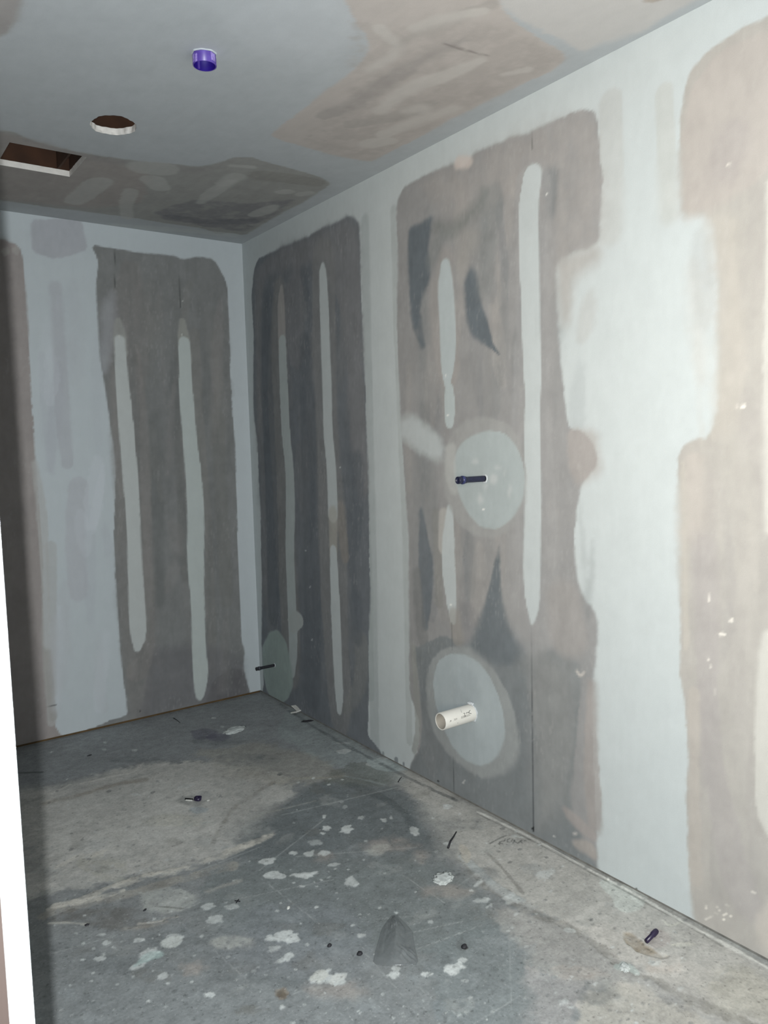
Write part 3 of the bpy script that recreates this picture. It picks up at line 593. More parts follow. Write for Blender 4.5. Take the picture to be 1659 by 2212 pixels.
# mud splats
WS = (206, 210, 208)
for x, y, rx, ry, rot, a in [
    (706, 1789, 10, 6, 0, .9), (748, 1790, 16, 8, -12, .85), (893, 1795, 10, 9, 0, .8), (830, 1772, 9, 6, 0, .7), (697, 1800, 5, 3, 0, .8), (575, 1860, 20, 6, -10, .9), (635, 1843, 8, 4, -8, .85), (668, 1845, 11, 5, -5, .85), (700, 1843, 12, 5, -5, .85), (592, 1892, 22, 8, -5, .9), (655, 1891, 22, 7, -4, .9), (665, 1888, 24, 4, -8, .9),
    (652, 1914, 6, 2.5, 0, .8), (760, 1905, 14, 10, 30, .8), (680, 1820, 14, 6, 0, .4), (720, 1868, 14, 4, -5, .6), (845, 1765, 5, 4, 0, .6), (780, 1766, 8, 4, 0, .7), (612, 2022, 28, 8, -8, .9), (585, 2028, 12, 5, 0, .8), (628, 2030, 14, 8, 0, .85), (590, 2050, 14, 8, 0, .6), (625, 2065, 18, 8, -20, .8), (602, 2075, 14, 6, -20, .7),
    (690, 2110, 24, 12, -25, .9), (725, 2114, 22, 11, -12, .9), (850, 2106, 14, 8, 0, .9), (920, 2104, 14, 5, 2, .95), (982, 2092, 22, 10, -18, .95), (1000, 2074, 9, 5, -20, .85), (855, 2092, 10, 5, 0, .8), (780, 2020, 10, 4, 0, .8), (610, 2175, 8, 5, 0, .9), (455, 2150, 12, 9, 0, .9), (300, 2030, 12, 5, -5, .9), (370, 2032, 24, 10, -8, .75),
    (450, 1957, 16, 6, -10, .8), (465, 1985, 18, 9, -10, .75), (500, 1958, 14, 5, 0, .6), (230, 2036, 8, 4, -20, .7), (220, 2018, 10, 3, -10, .6), (215, 2071, 14, 4, 0, .7), (320, 2060, 24, 12, -25, .7), (300, 2085, 14, 5, -20, .7), (350, 2110, 12, 6, -30, .7), (290, 1620, 6, 2.5, 0, .7), (226, 1604, 5, 2.5, 0, .7), (225, 1619, 5, 2.5, 0, .6), (110, 1625, 4, 2, 0, .7), (461, 1551, 6, 2, 0, .7),
    (480, 1570, 6, 2, 0, .5), (295, 1716, 10, 3, 0, .6), (400, 1698, 20, 4, -5, .4), (745, 1743, 5, 4, 0, .5), (742, 1623, 14, 5, 0, .6), (968, 1822, 8, 4, 0, .6), (1035, 1905, 14, 6, -30, .7), (820, 1650, 30, 5, -3, .55), (833, 1640, 20, 5, -3, .6), (800, 1605, 4, 3, 0, .7), (740, 1605, 14, 2, 0, .6), (1175, 1890, 20, 8, -25, .6), (1040, 1945, 16, 5, -8, .6), (1300, 1900, 4, 3, 0, .7), (1215, 1871, 4, 3, 0, .7),
    (1232, 2176, 9, 4, 10, .95), (1216, 2165, 14, 8, 0, .6), (1003, 2118, 8, 3, 0, .7), (1230, 2010, 14, 6, 0, .5), (1415, 2080, 18, 9, 0, .7), (1470, 2135, 10, 5, 0, .6), (1105, 1940, 20, 12, 0, .5), (967, 1741, 10, 5, -6, .8), (1110, 1805, 8, 2, -8, .8), (820, 1610, 10, 3, 0, .5), (700, 1763, 4, 4, 0, .8), (1190, 1925, 6, 3, 0, .6), (870, 2060, 8, 4, 0, .6), (930, 1990, 7, 4, 0, .6), (1060, 1955, 5, 4, 0, .6)]:
    ff.blob(x, y, rx, ry, WS, a, 2.4, min(8, max(2, ry * .95)), rot, .2, .0007, 14, .34)
ff.poly([(1293, 1900), (1300, 1923), (1322, 1938), (1325, 1955), (1345, 1972), (1375, 1968), (1392, 1952), (1400, 1930), (1382, 1918), (1355, 1912), (1330, 1903)], (200, 204, 198), .9, 2.5, 4, 1, 0, .0008)
ff.poly([(1355, 1930), (1375, 1935), (1392, 1958), (1372, 1948)], (216, 220, 214), .8, 2.5, 2)
ff.poly([(790, 1640), (850, 1640), (872, 1632), (900, 1650), (930, 1668), (880, 1662), (845, 1668), (806, 1662)], (174, 184, 184), .75, 4, 4)
ff.poly([(1430, 2030), (1450, 2040), (1480, 2038), (1505, 2042), (1460, 2046)], (206, 206, 196), .7, 3, 2)
ff.line([(1433, 1988, 2), (1445, 2000, 2), (1460, 1996, 2), (1475, 1988, 2)], (206, 206, 196), .8, 3, 2)
ff.line([(1452, 2042, 1.5), (1470, 2036, 2.2), (1500, 2038, 2)], (210, 208, 198), .85, 3, 2)
ff.line([(1400, 1925, 2), (1440, 1960, 2), (1500, 1990, 2.5), (1560, 2020, 2), (1659, 2080, 2)], (196, 200, 196), .5, 6, 5)
for x, y in [(1345, 2015), (1375, 2040), (585, 2187), (1440, 2060)]: pass
ff.poly([(1345, 2012), (1368, 2014), (1390, 2035), (1425, 2055), (1455, 2062), (1440, 2072), (1400, 2066), (1370, 2050), (1350, 2032)], (148, 134, 112), .7, 6, 6, 1, .4, -.004)
ff.poly([(1385, 2010), (1420, 2000), (1455, 2020), (1440, 2050), (1405, 2048)], (176, 168, 164), .6, 6, 5)
ff.blob(608, 2145, 16, 12, (140, 124, 104), .6, 5, 6, 0, .7, -.002)
ff.blob(415, 1729, 34, 12, (128, 130, 128), .6, 8, 8, 0, .3, -.001)
ff.blob(430, 1750, 22, 7, (164, 172, 176), .7, 5, 5)
ff.blob(440, 1715, 18, 6, (166, 168, 166), .5, 5, 5)
ff.line([(340, 1700, 1), (346, 1712, 1)], (170, 170, 168), .3, 3, 1, 0)
# writing on the slab by the right wall
INK = (84, 88, 86)
for q in [[(1058, 1822), (1067, 1817), (1076, 1812), (1092, 1805)], [(1077, 1822), (1080, 1825)], [(1080, 1818), (1079, 1822), (1085, 1822)], [(1081, 1818), (1090, 1816), (1091, 1812)], [(1101, 1811), (1096, 1814), (1096, 1819), (1100, 1819)],
          [(1108, 1812), (1104, 1818)], [(1112, 1814), (1108, 1822)], [(1110, 1815), (1114, 1819), (1119, 1821), (1124, 1817), (1127, 1815)], [(1125, 1817), (1128, 1821)], [(1133, 1816), (1135, 1816)]]:
    ff.line([(x, y, .9) for x, y in q], INK, .75, 1.6, .4, 0)
ff.line([(1109, 1810, 1), (1116, 1807, 1), (1130, 1809, 1)], (208, 212, 208), .8, 1.6, .4, 0)
# filler ridge and dark seam along the foot of the right wall
ff.line([(600, 1518, 2), (700, 1585, 2), (820, 1648, 2), (900, 1690, 2.2), (985, 1728, 2.5)], (84, 90, 92), .55, 4, 4, 1, .5)
ff.line([(1030, 1752, 1.5), (1100, 1785, 1.8), (1150, 1810, 2), (1220, 1848, 2), (1300, 1892, 2), (1380, 1935, 2.2), (1420, 1958, 3), (1500, 2003, 2.5), (1560, 2035, 3), (1659, 2090, 3)], (222, 222, 216), .8, 2.5, 3, 1, .35, .001)
ff.line([(1030, 1757, 1), (1150, 1815, 1.2), (1300, 1898, 1.2), (1380, 1941, 1.4), (1560, 2042, 1.4)], (104, 106, 100), .55, 2, 2, 1, .4)
# powdery ridges
for q, a in [([(195, 1850, 3), (225, 1838, 3), (250, 1830, 2)], .5), ([(120, 1875, 2), (150, 1858, 3), (175, 1845, 2)], .5), ([(250, 1915, 5), (300, 1898, 6), (350, 1888, 6), (420, 1872, 6)], .5), ([(120, 1955, 6), (200, 1945, 6), (260, 1925, 5)], .7), ([(420, 1775, 10), (350, 1772, 12)], .3),
             ([(450, 1925, 3), (520, 1900, 4)], .3), ([(490, 1840, 5), (540, 1822, 7), (582, 1806, 3)], .6)]:
    ff.line(q, (212, 208, 198), a, 6, 8, 1, .6)
ff.poly([(305, 1925), (370, 1915), (430, 1930), (420, 1955), (360, 1975), (310, 1965)], (196, 198, 192), .5, 10, 10, 1, .2)
ff.poly([(345, 2035), (360, 2025), (392, 2022), (394, 2035), (375, 2048), (350, 2045)], (204, 208, 204), .75, 2.5, 4)
ff.poly([(310, 2060), (330, 2052), (355, 2056), (350, 2068), (325, 2074), (290, 2088), (295, 2080)], (176, 196, 192), .6, 3, 5)
ff.poly([(450, 2035), (500, 2020), (550, 2025), (545, 2045), (480, 2050)], (206, 206, 198), .5, 10, 10, 1, .4)
ff.line([(335, 1957, 1), (365, 1959, 1.4), (395, 1962, 1)], (96, 98, 92), .7, 2, 1.5)
ff.line([(300, 1995, 2), (350, 1990, 1.5), (358, 1982, 1.2), (385, 1980, 1)], (206, 200, 190), .5, 2.5, 2); ff.line([(352, 1992, 1), (357, 1984, 1), (385, 1978, 1)], (100, 98, 92), .6, 2, 1.5)
ff.poly([(935, 2160), (950, 2155), (966, 2168), (958, 2185), (960, 2205), (938, 2208), (934, 2185)], (132, 139, 141), .6, 5, 5)
ff.poly([(985, 2030), (1000, 2025), (1012, 2045), (1000, 2055), (988, 2050)], (110, 114, 114), .6, 5, 4)
ff.blob(1005, 2047, 6, 4, (62, 58, 52), .8, 3, 2); ff.blob(607, 2145, 12, 9, (92, 82, 70), .6, 3, 6, 0, .9)
ff.poly([(665, 2115), (680, 2098), (700, 2092), (712, 2106), (700, 2114), (690, 2125)], (204, 206, 200), .85, 2, 3); ff.poly([(712, 2118), (722, 2104), (752, 2106), (735, 2118), (712, 2126)], (206, 208, 204), .85, 2, 3)
ff.poly([(575, 2020), (590, 2018), (588, 2028), (576, 2026)], WS, .85, 2, 3); ff.poly([(600, 2022), (620, 2026), (640, 2015), (642, 2028), (620, 2034), (602, 2030)], WS, .85, 2, 4)
ff.blob(815, 1835, 26, 10, (182, 182, 176), .5, 8, 8, -14)
# scattered specks
for i in range(900):
    y = 1640 + 600 * rng.uniform() ** .7; x = rng.uniform(100, 1500)
    if y < 1600 + max(0, (x - 870)) * .53 + 60: continue
    r = rng.uniform(.8, 3.2) if i < 420 else rng.uniform(1.0, 4.2)
    if rng.uniform() < (.55 if i < 420 else .3): ff.blob(x, y, r * 1.4, r * .7, (204, 208, 206), rng.uniform(.3, .9), 1.6, 1.5, rng.uniform(-25, 10), 0, 0, 7)
    else: ff.blob(x, y, r * 1.6, r * .8, (96, 100, 101), rng.uniform(.25, .6), 2, 1.5, rng.uniform(-25, 10), 0, 0, 7)

# ------------------------------------------------------------------ build the shell
GAP = 0.011
wall_right = sheet('wall_right', fr, graded(-5.2, 0, -2.95, 0, 0.0065), np.concatenate([np.linspace(GAP, H, 380)]), M_wall, False)
wall_back = sheet('wall_back', fb, graded(-1.799, 0, -1.24, 0, 0.0065), np.linspace(GAP, H, 380), M_wall, False)
def relief(U, V): return 0.0012 * fbm(U, V, 0.35, 91, 4) - 0.0006
floor = sheet('floor', ff, graded(-3.2, 0.02, -1.75, 0.02, 0.0042), graded(-5.2, 0.02, -3.0, 0.02, 0.0042), M_floor, True, relief=relief)
# ceiling with its two cut openings
RX0, RX1, RY0, RY1 = -1.279, -1.019, -0.840, -0.592
EC = (-1.020, -1.168); ER = (0.072, 0.083)
EB = (EC[0] - 0.11, EC[0] + 0.11, EC[1] - 0.12, EC[1] + 0.12)
cu = graded(-1.799, 0, -1.55, 0, 0.0075); cv = graded(-5.2, 0, -2.75, 0, 0.0075)
def snap(a, vals):
    a = a.copy()
    for v in vals: a[np.argmin(abs(a - v))] = v
    return a
cu = snap(cu, [RX0, RX1, EB[0], EB[1]]); cv = snap(cv, [RY0, RY1, EB[2], EB[3]])
def hole(u, v): return ((u > RX0) & (u < RX1) & (v > RY0) & (v < RY1)) | ((u > EB[0]) & (u < EB[1]) & (v > EB[2]) & (v < EB[3]))
NR = 96; ev = []; ef = []
def ell(a): 
    r = 1 + 0.025 * math.sin(3 * a + 1) + 0.02 * math.sin(7 * a) + 0.012 * math.sin(19 * a)
    return EC[0] + ER[0] * r * math.cos(a), EC[1] + ER[1] * r * math.sin(a)
for i in range(NR):
    a = 2 * math.pi * i / NR; x, y = ell(a)
    hx, hy = 0.11, 0.12; c, s_ = math.cos(a), math.sin(a)
    k = min(hx / abs(c) if abs(c) > 1e-6 else 9, hy / abs(s_) if abs(s_) > 1e-6 else 9)
    X1, Y1 = EC[0] + c * k, EC[1] + s_ * k
    for t in (0, .3, .65, 1): ev.append((x + (X1 - x) * t, y + (Y1 - y) * t, H))
# make sure the square's corners are reached
for cx, cy in ((1, 1), (-1, 1), (-1, -1), (1, -1)):
    a = math.atan2(cy * .12, cx * .11) % (2 * math.pi); i = int(round(a / (2 * math.pi) * NR)) % NR
    ev[i * 4 + 3] = (EC[0] + cx * .11, EC[1] + cy * .12, H)
for i in range(NR):
    j = (i + 1) % NR
    for t in range(3): ef.append((i * 4 + t, i * 4 + t + 1, j * 4 + t + 1, j * 4 + t)[::-1])
ceiling = sheet('ceiling', fc, cu, cv, M_ceil, False, skip=hole, extra=(ev, ef))

# ------------------------------------------------------------------ rest of the shell
def slab(name, a, b, mat, parent=None, kind='structure', bev=0.0):
    bm = bmesh.new(); box(bm, a, b)
    if bev: bmesh.ops.bevel(bm, geom=bm.edges[:], offset=bev, segments=2, affect='EDGES')
    o = bm_obj(name, bm, mat, parent)
    if not parent: tag(o, kind=kind)
    return o
JX, JY = -1.7993, -3.356           # room-side edge of the doorway's far jamb
wl = slab('wall_left', (JX - 0.0127, JY, 0.0), (JX, 0.0, H), M_board, bev=0.0012)
wl.data.materials.append(M_paper)
for p_ in wl.data.polygons:
    if p_.normal.x > 0.9: p_.material_index = 1                    # room face is bare paper, its cut end is white
slab('trim_1', (JX - 0.1020, JY + 0.0010, 0.0), (JX - 0.0130, JY + 0.045, 2.2), M_stud)       # rough stud of the opening
slab('wall_near', (JX - 0.0127, -5.2, 0.0), (JX, -4.32, H), M_board, bev=0.0012)
slab('wall_header', (JX - 0.0127, -4.32, 2.12), (JX, JY, H), M_board, bev=0.0012)
slab('trim_2', (-1.812, 0.008, -0.01), (0.0, 0.09, 0.038), M_plate)                             # sole plate under the back wall
slab('trim_3', (0.008, -5.2, -0.01), (0.09, 0.09, 0.036), M_foot)                              # sole plate under the right wall
# thickness of the ceiling board around its openings
TH = 0.022
def rect_loop(jag, z, off=0.0):
    pts = []
    P = [(RX0 - off, RY0 - off), (RX1 + off, RY0 - off), (RX1 + off, RY1 + off), (RX0 - off, RY1 + off)]
    for i in range(4):
        a, b = P[i], P[(i + 1) % 4]
        for k in range(16):
            t = k / 16.0; j = 0 if k == 0 else jag * mnoise.noise(Vector((i * 7.1 + k * .9, z * 40, 3)))
            x, y = a[0] + (b[0] - a[0]) * t, a[1] + (b[1] - a[1]) * t
            if i % 2 == 0: y += j
            else: x += j
            pts.append((x, y, z))
    return pts
def loops_mesh(name, loops, mat, parent, closed_top=False, smooth=False):
    n = len(loops[0]); V = [p for l in loops for p in l]; F = []
    for k in range(len(loops) - 1):
        for i in range(n): F.append((k * n + i, k * n + (i + 1) % n, (k + 1) * n + (i + 1) % n, (k + 1) * n + i))
    if closed_top: F.append(tuple(range((len(loops) - 1) * n, len(loops) * n)))
    return mesh_obj(name, V, F, mat, parent, smooth)
r0 = rect_loop(0.0, H + .0002); r1 = rect_loop(0.0022, H + TH * .5); r2 = rect_loop(0.0018, H + TH)
o = loops_mesh('cut_edge', [r0, r1, r2], M_gyp, ceiling); o['label'] = 'raw white gypsum edge of the rectangular cut'
e0 = [(*ell(2 * math.pi * i / NR), H + .0002) for i in range(NR)]
def ell2(i, z, j):
    x, y = ell(2 * math.pi * i / NR); k = 1 + j * mnoise.noise(Vector((i * .35, z * 30, 9)))
    return (EC[0] + (x - EC[0]) * k, EC[1] + (y - EC[1]) * k, z)
o = loops_mesh('cut_edge', [e0, [ell2(i, H + TH * .4, .05) for i in range(NR)], [ell2(i, H + TH, .05) for i in range(NR)]], M_gyp, ceiling)
o['label'] = 'crumbled white gypsum edge of the oval cut'
# joist spaces above the openings (open below, closed above)
def cavity(x0, x1, y0, y1, h, mat):
    z0 = H + TH
    V = [(x0, y0, z0), (x1, y0, z0), (x1, y1, z0), (x0, y1, z0), (x0, y0, z0 + h), (x1, y0, z0 + h), (x1, y1, z0 + h), (x0, y1, z0 + h)]
    return mesh_obj('ceiling_cavity', V, [(0, 1, 5, 4), (1, 2, 6, 5), (2, 3, 7, 6), (3, 0, 4, 7), (4, 5, 6, 7)], mat, ceiling)
cavity(RX0 - .02, RX1 + .002, RY0 - .02, RY1 + .004, .30, M_darkwood)
cavity(EC[0] - .14, EC[0] + .14, EC[1] - .15, EC[1] + .15, .35, M_darkwood)
bm = bmesh.new(); box(bm, (RX1 - .045, RY0 - .018, H + TH + .001), (RX1 - .037, RY1 + .003, H + TH + .29)); bm_obj('metal_strap', bm, M_darkwood, ceiling)

# ------------------------------------------------------------------ ribbons of ink on a pipe
def ribbons(name, polys, r, L, mat, parent, w=0.0009):
    """polys: lists of (s from tip, theta) on the pipe's skin; pipe runs from local x=0 (wall) to -L"""
    V, F = [], []
    for P in polys:
        Q = []
        for i in range(len(P) - 1):
            for k in range(4):
                t = k / 4; Q.append((P[i][0] + (P[i + 1][0] - P[i][0]) * t, P[i][1] + (P[i + 1][1] - P[i][1]) * t))
        Q.append(P[-1]); b = len(V)
        for i, (s, th) in enumerate(Q):
            a, c = Q[max(0, i - 1)], Q[min(len(Q) - 1, i + 1)]
            dx, dy = c[0] - a[0], (c[1] - a[1]) * r; l = math.hypot(dx, dy) or 1
            nx, ny = -dy / l * w / 2, dx / l * w / 2
            for sg in (1, -1):
                ss, tt = s + nx * sg, th + ny * sg / r
                V.append((-L + ss, -(r + .0003) * math.sin(tt), (r + .0003) * math.cos(tt)))
        for i in range(len(Q) - 1): F.append((b + 2 * i, b + 2 * i + 1, b + 2 * i + 3, b + 2 * i + 2))
    return mesh_obj(name, V, F, mat, parent)

# ------------------------------------------------------------------ white drain pipe with its print
PL, PR = 0.148, 0.0315
pv = empty('drain_pipe', (0.0, -1.7515, 0.358))
tag(pv, 'short open white plastic drain pipe with black print sticking out low on the right wall', 'pipe')
bm = bmesh.new()
lathe(bm, [(PR, .05), (PR, -PL + .0015), (PR - .0012, -PL), (PR - .0035, -PL), (PR - .0042, -PL + .001)], 64, 'X'); bm_obj('pipe_body', bm, M_pvc, pv, True)
bm = bmesh.new(); lathe(bm, [(PR - .0042, -PL + .001), (PR - .0042, .08)], 64, 'X')
rg = lathe(bm, [(PR - .0042, .08), (.0005, .081)], 64, 'X'); bm_obj('bore', bm, M_pvcin, pv, True)
bm = bmesh.new()
lathe(bm, [(PR + .003, .001), (PR + .0035, -.0012), (PR + .001, -.0035), (PR - .0005, -.003)], 64, 'X', wob=lambda a, k: .0012 * math.sin(5 * a) + .0012 * math.sin(11 * a + 1) if k < 3 else 0)
o = bm_obj('mud_collar', bm, M_mud, pv, True); o['label'] = 'ragged ring of joint mud around the pipe'
bm = bmesh.new()
for i in range(7):
    a = math.radians(20 + i * 6); g = bmesh.ops.create_icosphere(bm, subdivisions=2, radius=.004 + .002 * rng.rand())
    for v in g['verts']:
        v.co += Vector((-.004 - .004 * rng.rand(), 0.0, PR + .006)) ; v.co.y += -.004 + .0035 * (i - 3)
        v.co += .0012 * Vector((mnoise.noise(v.co * 400), mnoise.noise(v.co * 400 + Vector((9, 0, 0))), mnoise.noise(v.co * 400 + Vector((0, 9, 0)))))
o = bm_obj('mud_crumb', bm, M_mud, pv); o['label'] = 'crumb of dried mud on top of the pipe at the wall'
def zm(X, Y):
    q0 = ((X - 529) * .2455 + (Y - 788) * .969) / 188.0; q0 = max(-.98, min(.98, q0)); ph = math.asin(q0)
    Xc = X - 115 * math.cos(ph)
    return (((Xc - 529) * .969 - (Y - 788) * .2455) / 717 * PL + .002, math.radians(65) + ph)
print_px = [[(712, 802), (722, 806), (728, 796), (726, 772)], [(733, 800), (733, 770), (741, 786), (750, 766), (750, 796)],
            [(790, 783), (794, 784)], [(802, 780), (806, 780)],
            [(832, 738), (818, 742), (818, 754), (832, 758), (832, 770), (816, 774)], [(850, 735), (840, 742), (840, 762), (852, 766)], [(860, 728), (860, 762)], [(876, 724), (876, 758)], [(860, 746), (876, 741)],
            [(970, 728), (978, 694), (990, 722)], [(1008, 692), (996, 698), (1008, 710), (998, 722)], [(1012, 690), (1030, 682)], [(1021, 686), (1021, 716)], [(1034, 714), (1034, 682), (1042, 698), (1052, 676), (1052, 708)],
            [(1066, 672), (1066, 700)], [(1066, 672), (1080, 676), (1078, 692), (1066, 700)], [(1096, 662), (1090, 676), (1098, 688)], [(1108, 656), (1108, 684), (1120, 680)], [(1128, 652), (1130, 680)], [(1140, 648), (1152, 660), (1140, 674)], [(1160, 640), (1172, 666)],
            [(970, 738), (1180, 672)]]
o = ribbons('printed_marking', [[zm(*p) for p in q] for q in print_px], PR, PL, M_ink, pv, .0008); o['label'] = 'small black print line along the pipe'
hand_px = [[(1030, 640), (1040, 628), (1060, 630), (1050, 655), (1062, 700)], [(1090, 640), (1100, 618), (1118, 612), (1142, 624)], [(1188, 570), (1166, 582), (1154, 608), (1164, 634), (1208, 640)], [(1142, 624), (1150, 600)]]
o = ribbons('large_marking', [[zm(*p) for p in q] for q in hand_px], PR, PL, M_ink, pv, .0016); o['label'] = 'larger black lettering at the wall end of the pipe'
o = ribbons('pencil_arrow', [[zm(*p) for p in q] for q in [[(970, 540), (985, 610)], [(975, 580), (985, 610), (1000, 606)]]], PR, PL, M_char, pv, .0005)
for q in ([zm(606, 745), zm(612, 752)], [zm(884, 832), zm(898, 824)], [zm(1184, 802), zm(1196, 800)]): ribbons('dark_fleck', [q], PR, PL, M_ink, pv, .0018)

# ------------------------------------------------------------------ capped stub-out pipes
def stub(name, loc, L, s, mat, capmat, label, mudlabel):
    e = empty(name, loc); tag(e, label, 'pipe', 'capped stub-outs in the right wall')
    bm = bmesh.new()
    rr = lambda a, k: 0
    prof = [(.0102 * s, .03), (.0102 * s, -.006)]
    n = 26
    for i in range(n):                                   # fine ribbed body
        x = -.006 - (L - .040 * s - .006) * i / (n - 1)
        prof.append(((.0103 + (.0004 if i % 2 else 0)) * s, x))
    prof += [(.0122 * s, -L + .036 * s), (.0124 * s, -L + .029 * s)]
    lathe(bm, prof, 32, 'X'); bm_obj('pipe_body', bm, mat, e, True)
    bm = bmesh.new()
    lathe(bm, [(.0120 * s, -L + .0285 * s), (.0142 * s, -L + .027 * s), (.0146 * s, -L + .0225 * s), (.0142 * s, -L + .019 * s), (.0118 * s, -L + .0175 * s)], 40, 'X')
    bm_obj('collar', bm, capmat, e, True)
    bm = bmesh.new()
    rg = lathe(bm, [(.0118 * s, -L + .0178 * s), (.0116 * s, -L + .012 * s), (.0126 * s, -L + .009 * s), (.0126 * s, -L + .001), (.0118 * s, -L), (.0096 * s, -L + .0004), (.0090 * s, -L + .004 * s), (.0002, -L + .0045 * s)], 40, 'X')
    bm_obj('end_cap', bm, mat, e, True)
    bm = bmesh.new()
    lathe(bm, [(.0150 * s, .001), (.0140 * s, -.002), (.0108 * s, -.003), (.0100 * s, .001)], 32, 'X', wob=lambda a, k: .0010 * math.sin(3 * a + 1) + .0008 * math.sin(8 * a) if k < 2 else 0)
    o = bm_obj('mud_collar', bm, M_mud, e, True); o['label'] = mudlabel
    return e
stub('stub_out_pipe', (0.0, -1.8445, 1.229), .127, 1.02, M_navy, M_navycap,
     'dark navy capped stub-out pipe in the centre of the upper mud disc', 'white mud lip where the navy pipe meets the wall')
stub('stub_out_pipe', (0.0, -0.181, 0.193), .110, .76, M_char, M_charcap,
     'thin charcoal capped stub-out pipe low on the right wall beside the room corner', 'grey mud lip where the charcoal pipe meets the wall')

# ------------------------------------------------------------------ purple sleeve in the ceiling
sl = empty('pipe_sleeve', (-0.9525, -1.770, H)); tag(sl, 'short purple plastic pipe sleeve smeared with mud hanging from the ceiling', 'pipe sleeve')
SR, SD = .0315, .030
bm = bmesh.new(); lathe(bm, [(SR, .02), (SR, -SD), (SR - .0008, -SD - .0006), (SR - .0022, -SD)], 64); bm_obj('sleeve_wall', bm, M_purple, sl, True)
bm = bmesh.new(); lathe(bm, [(SR - .0022, -SD), (SR - .0024, .05), (.0005, .051)], 64); bm_obj('bore', bm, M_purplein, sl, True)
bm = bmesh.new(); box(bm, (-.0022, SR - .0062, -SD + .002), (.0022, SR - .0022, .045));  # seam in the bore, its highlight put into the lighter purple
bmesh.ops.rotate(bm, verts=bm.verts, cent=(0, 0, 0), matrix=Matrix.Rotation(math.radians(12), 3, 'Z'))
o = bm_obj('seam_highlight', bm, M_purple, sl); o['label'] = 'seam inside the sleeve, its highlight put in as lighter purple'
# mud smears hugging the sleeve: patches on a slightly larger radius
def smear(a0, a1, z0, z1, seed, mat, name='mud_smear'):
    V, F = [], []; n, m = 26, 8; r = SR + .0006
    for i in range(n):
        a = math.radians(a0 + (a1 - a0) * i / (n - 1))
        lo = z0 + .006 * mnoise.noise(Vector((i * .5, seed, 0))) ; hi = z1 + .006 * mnoise.noise(Vector((i * .5, seed, 5)))
        for j in range(m):
            z = lo + (hi - lo) * j / (m - 1); rr = r + .0004 * mnoise.noise(Vector((i * .4, j * .6, seed)))
            V.append((rr * math.cos(a), rr * math.sin(a), max(-SD, min(0, z))))
    for i in range(n - 1):
        for j in range(m - 1): F.append((i * m + j, (i + 1) * m + j, (i + 1) * m + j + 1, i * m + j + 1))
    return mesh_obj(name, V, F, mat, sl, True)
M_purpmud = simple('mud_stained_purple', (160, 140, 212), 0.6, 0.22, 160)
smear(-215, -170, -.028, -.006, 1, M_purpmud); smear(-40, 10, -.030, -.010, 2, M_purpmud); smear(-80, -50, -.024, -.004, 3, M_purpmud); smear(-165, -150, -.03, -.01, 6, M_purpmud)
bm = bmesh.new()
lathe(bm, [(SR + .004, .0005), (SR + .003, -.0022), (SR + .0004, -.0032), (SR - .0004, 0)], 64, wob=lambda a, k: (.0012 * math.sin(4 * a) + .001 * math.sin(9 * a + 2)) if k < 3 else 0)
o = bm_obj('mud_collar', bm, M_mud, sl, True); o['label'] = 'white mud ring where the sleeve meets the ceiling'

# ------------------------------------------------------------------ things lying on the floor
def fl(x, y): p = at([(x, y)], 2, 0.0)[0]; return Vector((p[0], p[1], 0))
# clear film pouch
wpt = fl(853, 2040)
def pouch():
    rows = [(1978, 846, 859), (1988, 838, 868), (2000, 829, 880), (2012, 823, 891), (2030, 818, 894), (2050, 812, 897), (2066, 808, 901), (2078, 806, 903), (2084, 812, 899)]
    n, m = 44, 52; V, F = [], []; ys = [r[0] for r in rows]
    for k in range(m):
        y = ys[0] + (ys[-1] - ys[0]) * k / (m - 1); x0 = np.interp(y, ys, [r[1] for r in rows]); x1 = np.interp(y, ys, [r[2] for r in rows]); q = k / (m - 1)
        for i in range(n):
            t = i / (n - 1); p = fl(x0 + (x1 - x0) * t, y + 3 * math.sin(math.pi * t) * q ** 4) - wpt
            ridge = .017 * max(0, 1 - abs(t - .5) * 3.4) * math.sin(math.pi * min(1, q * .8 + .12)) + .006 * math.sin(math.pi * t) ** .5 * math.sin(math.pi * min(1, q + .05))
            w_ = .0035 * abs(mnoise.noise(Vector((t * 5, q * 4, 2)))) + .0022 * abs(mnoise.noise(Vector((t * 14, q * 11, 7))))
            if t > .5 and q > .68: w_ += .0085 * abs(math.sin(t * 20 - q * 34)) * min(1, (q - .68) * 9) * min(1, (1.0 - q) * 6) * min(1, (t - .5) * 6)
            if abs(t - .42) < .1 and abs(q - .24) < .1: w_ += .007 * abs(math.sin(t * 40 - q * 46))
            edge = min(1, t * 8, (1 - t) * 8, q * 10 + .1, (1 - q) * 12 + .1)
            V.append((p.x, p.y, .0015 + (ridge + w_) * edge))
    for k in range(m - 1):
        for i in range(n - 1): F.append((k * n + i, (k + 1) * n + i, (k + 1) * n + i + 1, k * n + i + 1))
    o = mesh_obj('plastic_film', V, F, M_film, None, True, wpt)
    md = o.modifiers.new('thickness', 'SOLIDIFY'); md.thickness = .0003
    return o
tag(pouch(), 'crumpled triangular piece of clear plastic film lying on the concrete', 'plastic film')
